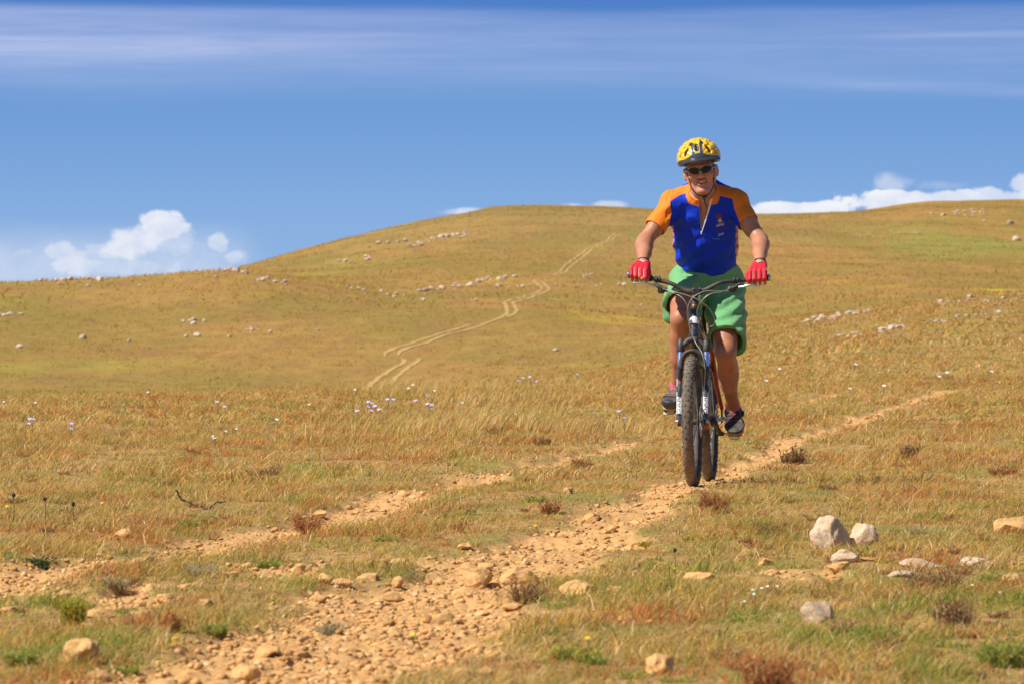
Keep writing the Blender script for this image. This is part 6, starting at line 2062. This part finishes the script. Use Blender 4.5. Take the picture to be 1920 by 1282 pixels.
# ---------------- socks and shoes
M_SOCK = simple('pink_sock', (0.85, 0.10, 0.30), 0.85, bump=.5, bscale=500, bdist=.001)
M_SHOE = simple('shoe_upper', (0.02, 0.02, 0.025), 0.5, attr='col', var=.2, vscale=80, bump=.4, bscale=300, bdist=.001, dust=.22)
M_SOLE = simple('shoe_sole', (0.50, 0.32, 0.12), 0.8)
M_RUBT = simple('toe_rubber', (0.035, 0.035, 0.04), 0.42, dust=.2)
def shoe(A, knee, toe, s, ped):
    dS = (knee - A).normalized()
    bm = bmesh.new()
    tube(bm, [A + dS * -.03, A + dS * .01, A + dS * .050, A + dS * .056], [.038, .0385, .0392, .036], 24)
    sock = fin('sock', bm, M_SOCK, person)
    fwd = (toe - A); 
    f = Vector((fwd.x, fwd.y, fwd.z)).normalized()
    # foot frame
    sx = Vector((1, 0, 0)); up = sx.cross(f).normalized()
    if up.z < 0: up = -up
    sx = f.cross(up).normalized() 
    if sx.x < 0: sx = -sx
    Mx = Matrix((sx, -f, up)).transposed()
    heel = A - f * .055 - up * .035
    ball = toe - f * .055 
    g = Field(np.minimum(np.array(A), np.array(toe)) - .11, np.maximum(np.array(A), np.array(toe)) + .11, .0030)
    g.ell(toe - f * .050 + up * .002, (.050, .066, .034), .02, Mx)
    g.ell(toe - f * .030 + up * .004 , (.043, .040, .030), .02, Mx)
    g.cone(ball + up * .004, A + f * .02 - up * .012, .040, .040, .03)
    g.cone(A + f * .0 - up * .02, heel + f * .012 + up * .004, .040, .033, .03)
    g.chain([(A - up * .012, .043), (A - dS * .004, .0425)], .015)
    g.clip(A + (up + dS).normalized() * .030, up + dS * .6)
    g.cone(A + dS * .012, A + dS * .07, .037, .037, 0, 's')
    # flat underside
    pp = toe - up * .026
    g.clip(pp, -up)
    P, Q = g.mesh('shoe')
    q = (P - np.array(toe))
    tf = q @ np.array(f); tu = q @ np.array(up); ts = q @ np.array(sx)
    c = np.tile(np.array([0.035, 0.022, 0.025]), (len(P), 1))
    lace = (np.sin(tf * 230) > .5) & (tf < -.055) & (tf > -.15) & (tu > -.005) & (np.abs(ts) < .034)
    c[lace] = (0.22, 0.05, 0.07) if s > 0 else (0.30, 0.16, 0.13)
    if s < 0: c[(tf < -.07) & ~lace] = (0.13, 0.09, 0.08)
    c[tf > -.072] = (0.03, 0.032, 0.042)
    sh = obj('shoe', mesh_np('shoe', P, [Q], True, c), M_SHOE, person)
    # sole
    g = Field(np.minimum(np.array(A), np.array(toe)) - .12, np.maximum(np.array(A), np.array(toe)) + .12, .0034)
    for t, w in ((-.045, .044), (-.11, .038), (-.18, .033)):
        pass
    c0 = toe - up * .031
    g.cone(c0 - f * .045, c0 - f * .10, .047, .042, .02); g.cone(c0 - f * .10, c0 - f * .20, .040, .034, .02)
    g.clip(c0 + up * .007, up); g.clip(c0 - up * .006, -up)
    P, Q = g.mesh('sole')
    so_ = obj('sole', mesh_np('sole', P, [Q], True), M_SOLE, sh)
    # cleat blocks
    for k in (-1, 1):
        for t in (-.03, -.12):
            bm = bmesh.new(); add_box(bm, c0 - f * abs(t) - up * .011 + sx * k * .026, (.010, .012, .006), Mx, .002)
            fin('tread_block', bm, M_BLKM, so_)
    # ratchet strap: white with a red tab, on the outer instep
    bm = bmesh.new()
    sfr = V3((-.012, -.0455, 0))
    add_box(bm, A + sfr + dS * .004, (.0165, .0035, .010), Matrix.Rotation(-.25, 3, 'X'), .002)
    stp = fin('shoe_strap', bm, M_WHT, sh)
    bm = bmesh.new()
    add_box(bm, A + sfr + V3((.005, -.004, -.012)), (.010, .003, .0045), Matrix.Rotation(-.35, 3, 'X'), .001)
    fin('strap_tab', bm, M_REDDEC, stp)
    if s > 0:
        bm = bmesh.new(); add_box(bm, A + sx * .045 + f * .035 - up * .004, (.010, .014, .012), Mx @ Matrix.Rotation(.4, 3, 'Y'), .003)
        fin('buckle', bm, M_BLKM, sh)
shoe(ANR, KNR, L(1256, 757, .395), -1, PR)
shoe(ANL, KNL, L(1378, 806, .745), 1, PL)

# ---------------- helmet
M_HEL = simple('helmet_shell', (0.9, 0.55, 0.02), 0.30, attr='col', var=.03, vscale=20, coat=.3, spec=.5)
M_FOAM = simple('helmet_liner', (0.015, 0.015, 0.016), 0.8)
hc = H(0, .018, .064)
RX, RY, RZ = .107 * HS, .136 * HS, .097 * HS
hf = Field(np.array(hc) - .19, np.array(hc) + .19, .0022)
sl, (X, Y, Z) = hf.win(hf.lo, hf.lo + hf.h * hf.n)
Mi = np.array(HR.inverted())
x = Mi[0, 0] * (X - hc.x) + Mi[0, 1] * (Y - hc.y) + Mi[0, 2] * (Z - hc.z)
y = Mi[1, 0] * (X - hc.x) + Mi[1, 1] * (Y - hc.y) + Mi[1, 2] * (Z - hc.z)
z = Mi[2, 0] * (X - hc.x) + Mi[2, 1] * (Y - hc.y) + Mi[2, 2] * (Z - hc.z)
phi = np.arctan2(x / RX, np.maximum(z, -.02) / RZ + .0001)
def ellv(x, y, z, a, b, c):
    k0 = np.sqrt((x / a) ** 2 + (y / b) ** 2 + (z / c) ** 2); k1 = np.sqrt((x / a ** 2) ** 2 + (y / b ** 2) ** 2 + (z / c ** 2) ** 2)
    return k0 * (k0 - 1) / np.maximum(k1, 1e-6)
grv = sum(np.exp(-((phi - f0) / .070) ** 2) for f0 in (-1.12, -.74, -.37, .37, .74, 1.12)) + np.exp(-(phi / .07) ** 2) * .6
outer = ellv(x, y, z, RX, RY, RZ) - .001 + .0034 * grv * sstep(.0, .035, z) * sstep(0.145, .11, np.abs(y))
inn = ellv(x, y, z, RX - .024, RY - .026, RZ - .024)
rim = -(z - (-.034 + .30 * (y + .02) * (y > -.02) * 0.25 + 0.35 * np.maximum(-y - .06, 0) + .0 * x))
hf.v = np.maximum(np.maximum(outer, -inn), rim).astype(np.float32)
del X, Y, Z
# vents, dug along the furrows between the ribs
def hvent(x0, z0, x1, z1, r, depth=.022):
    def sp_(xx, zz):
        xx *= HS; zz *= HS
        t = 1 - (xx / RX) ** 2 - (zz / RZ) ** 2
        return hc + HR @ V3((xx, -RY * math.sqrt(max(t, .02)), zz))
    a, b = sp_(x0, z0), sp_(x1, z1)
    hf.cone(a, b, r, r * .85, .004, 's')
VENTS = [(0.0, .046, 0.0, .070, .0120), (-.064, .026, -.047, .054, .0105), (.062, .028, .047, .056, .0110), (-.031, .072, -.026, .084, .0095), (.029, .074, .025, .086, .0100),
         (-.090, .014, -.083, .034, .0080), (.090, .016, .083, .036, .0080), (-.064, .062, -.058, .071, .0085), (.062, .064, .056, .073, .0090)]
for v in VENTS: hvent(*v)
for k in (-1, 1):
    for yy in (.0, .045, .09):
        q0 = hc + HR @ V3((k * .100 * HS, yy, .020)); q1 = hc + HR @ V3((k * .085 * HS, yy + .02, .060)); hf.cone(q0, q1, .009, .007, .004, 's')
        q0 = hc + HR @ V3((k * .042 * HS, yy - .01, .105 * HS)); q1 = hc + HR @ V3((k * .038 * HS, yy + .02, .105 * HS)); hf.cone(q0, q1, .008, .007, .004, 's')
P, Q = hf.mesh('helmet')
del hf
l = (P - np.array(hc)) @ Mi.T
x, y, z = l[:, 0], l[:, 1], l[:, 2]
c = np.tile(np.array([0.87, 0.50, 0.010]), (len(P), 1))
e_in = ellv(x, y, z, RX - .0045, RY - .0045, RZ - .0045)
low = z < np.interp(np.abs(x), [0, .03, .05, .075, .10, .12], [.030, .026, .014, .004, -.004, -.012]) 
prong = (y < -.05) & (((np.abs(np.abs(x) - .021) < .0085) & (z < .082)))
c[low | prong] = (0.060, 0.075, 0.105)
c[e_in < -.001] = (0.02, 0.02, 0.022)
# furrows darker strips belong to the liner
helmet = obj('helmet', mesh_np('helmet', P, [Q], True, c), M_HEL, person)
tag(helmet, 'glossy yellow helmet with grey lower edge')
# visor
bm = bmesh.new()
top, bot = [], []
for j, (fy, dz) in enumerate(((0, 0), (.5, -.004), (1, -.011))):
    rt_, rb_ = [], []
    for k in range(21):
        a = math.radians(-62 + 124 * k / 20)
        ex = math.cos(a) ** .8
        rx = (RX + .004 + .008 * fy) * math.sin(a); ry = -(RY + .002) * math.cos(a) * .96 - .034 * fy * ex
        zz = .004 - .006 * fy - .016 * (1 - math.cos(a))
        q = hc + HR @ V3((rx, ry, zz + .004 - fy * .010)); rt_.append(bm.verts.new(q)); rb_.append(bm.verts.new(q - (HR @ V3((0, 0, .005)))))
    top.append(rt_); bot.append(rb_)
for j in range(2):
    for k in range(20):
        bm.faces.new((top[j][k], top[j][k + 1], top[j + 1][k + 1], top[j + 1][k])); bm.faces.new((bot[j][k], bot[j + 1][k], bot[j + 1][k + 1], bot[j][k + 1]))
for k in range(20):
    bm.faces.new((top[2][k], top[2][k + 1], bot[2][k + 1], bot[2][k]))
    bm.faces.new((top[0][k + 1], top[0][k], bot[0][k], bot[0][k + 1]))
for j in range(2):
    bm.faces.new((top[j][0], top[j + 1][0], bot[j + 1][0], bot[j][0])); bm.faces.new((top[j + 1][20], top[j][20], bot[j][20], bot[j + 1][20]))
M_VIS = simple('visor_plastic', (0.03, 0.035, 0.04), 0.35, coat=.3)
fin('visor', bm, M_VIS, helmet)
# straps
bm = bmesh.new()
for k in (-1, 1):
    tube(bm, [H(k * .068, -.034, .024), H(k * .066, -.034, -.01), H(k * .058, -.032, -.05), H(k * .052, -.030, -.085), H(k * .026, -.048, -.118), H(.004, -.058, -.124)], .0034, 6)
tube(bm, [H(-.004, -.062, -.124), H(.000, -.066, -.150), H(.004, -.064, -.178)], .0036, 6)
fin('chin_strap', bm, M_STRAP, helmet)
bm = bmesh.new(); add_box(bm, H(.006, -.062, -.124), (.011, .005, .006), HR, .002); fin('strap_buckle', bm, M_STRAP, helmet)

# ---------------- sunglasses: curved frame, two dark lenses, temples
gl = bpy.data.objects.new('sunglasses', None); link(gl, person)
M_LENS = simple('dark_lens', (0.010, 0.008, 0.008), 0.25, spec=.35)
M_GFR = simple('glasses_frame', (0.03, 0.03, 0.035), 0.3)
M_GFS = simple('temple_silver', (0.35, 0.36, 0.38), 0.3, metal=.6)
def wrap(xx, zz, off=0.0):
    a = xx / .078
    return H(.078 * math.sin(a), -.098 - off + .062 * (1 - math.cos(a)) * 1.25, zz)
for k in (-1, 1):
    # teardrop lens outline
    out = []
    for t in range(28):
        a = 2 * math.pi * t / 28
        ex = .0285 * math.cos(a); ez = .0150 * math.sin(a)
        ez *= (1.0 - .25 * (math.cos(a)))          # taller near the nose
        ez += .0035 * math.cos(a)
        out.append((k * (.0345 + ex), .006 + (ez if True else 0)))
    bm = bmesh.new()
    cen = bm.verts.new(wrap(k * .0345, .006, .002))
    ring1 = [bm.verts.new(wrap(k * .0345 + (x_ - k * .0345) * .55, .006 + (z_ - .006) * .55, .0015)) for x_, z_ in out]
    ring2 = [bm.verts.new(wrap(x_, z_, 0)) for x_, z_ in out]
    ring3 = [bm.verts.new(wrap(x_, z_, -.003)) for x_, z_ in out]
    for i in range(28):
        j = (i + 1) % 28
        bm.faces.new((cen, ring1[i], ring1[j])); bm.faces.new((ring1[i], ring2[i], ring2[j], ring1[j])); bm.faces.new((ring2[i], ring3[i], ring3[j], ring2[j]))
    bm.faces.new(ring3)
    fin('lens', bm, M_LENS, gl)
    bm = bmesh.new()
    up_ = [wrap(x_, z_ + .0006, .0008) for x_, z_ in out[0:15]]
    tube(bm, up_, .0021, 7)
    fin('frame_rim', bm, M_GFR, gl)
    bm = bmesh.new()
    tube(bm, [wrap(k * .062, .009), H(k * .076, -.045, .010), H(k * .082, .0, .008)], [.0045, .0032, .0025], 8)
    fin('temple', bm, M_GFS, gl)
bm = bmesh.new(); tube(bm, [wrap(-.009, .008, .001), wrap(0, .010, .003), wrap(.009, .008, .001)], .0024, 8); fin('bridge', bm, M_GFR, gl)
# teeth
bm = bmesh.new()
for i in range(-5, 6):
    xx = i * .0042
    add_box(bm, H(xx, -.0820 + abs(xx) * abs(xx) * 9, -.0525 + abs(xx) * .11), (.0023, .0015, .0038), HR, .0006)
M_TEETH = simple('teeth', (0.78, 0.74, 0.66), 0.3)
fin('teeth', bm, M_TEETH, person)
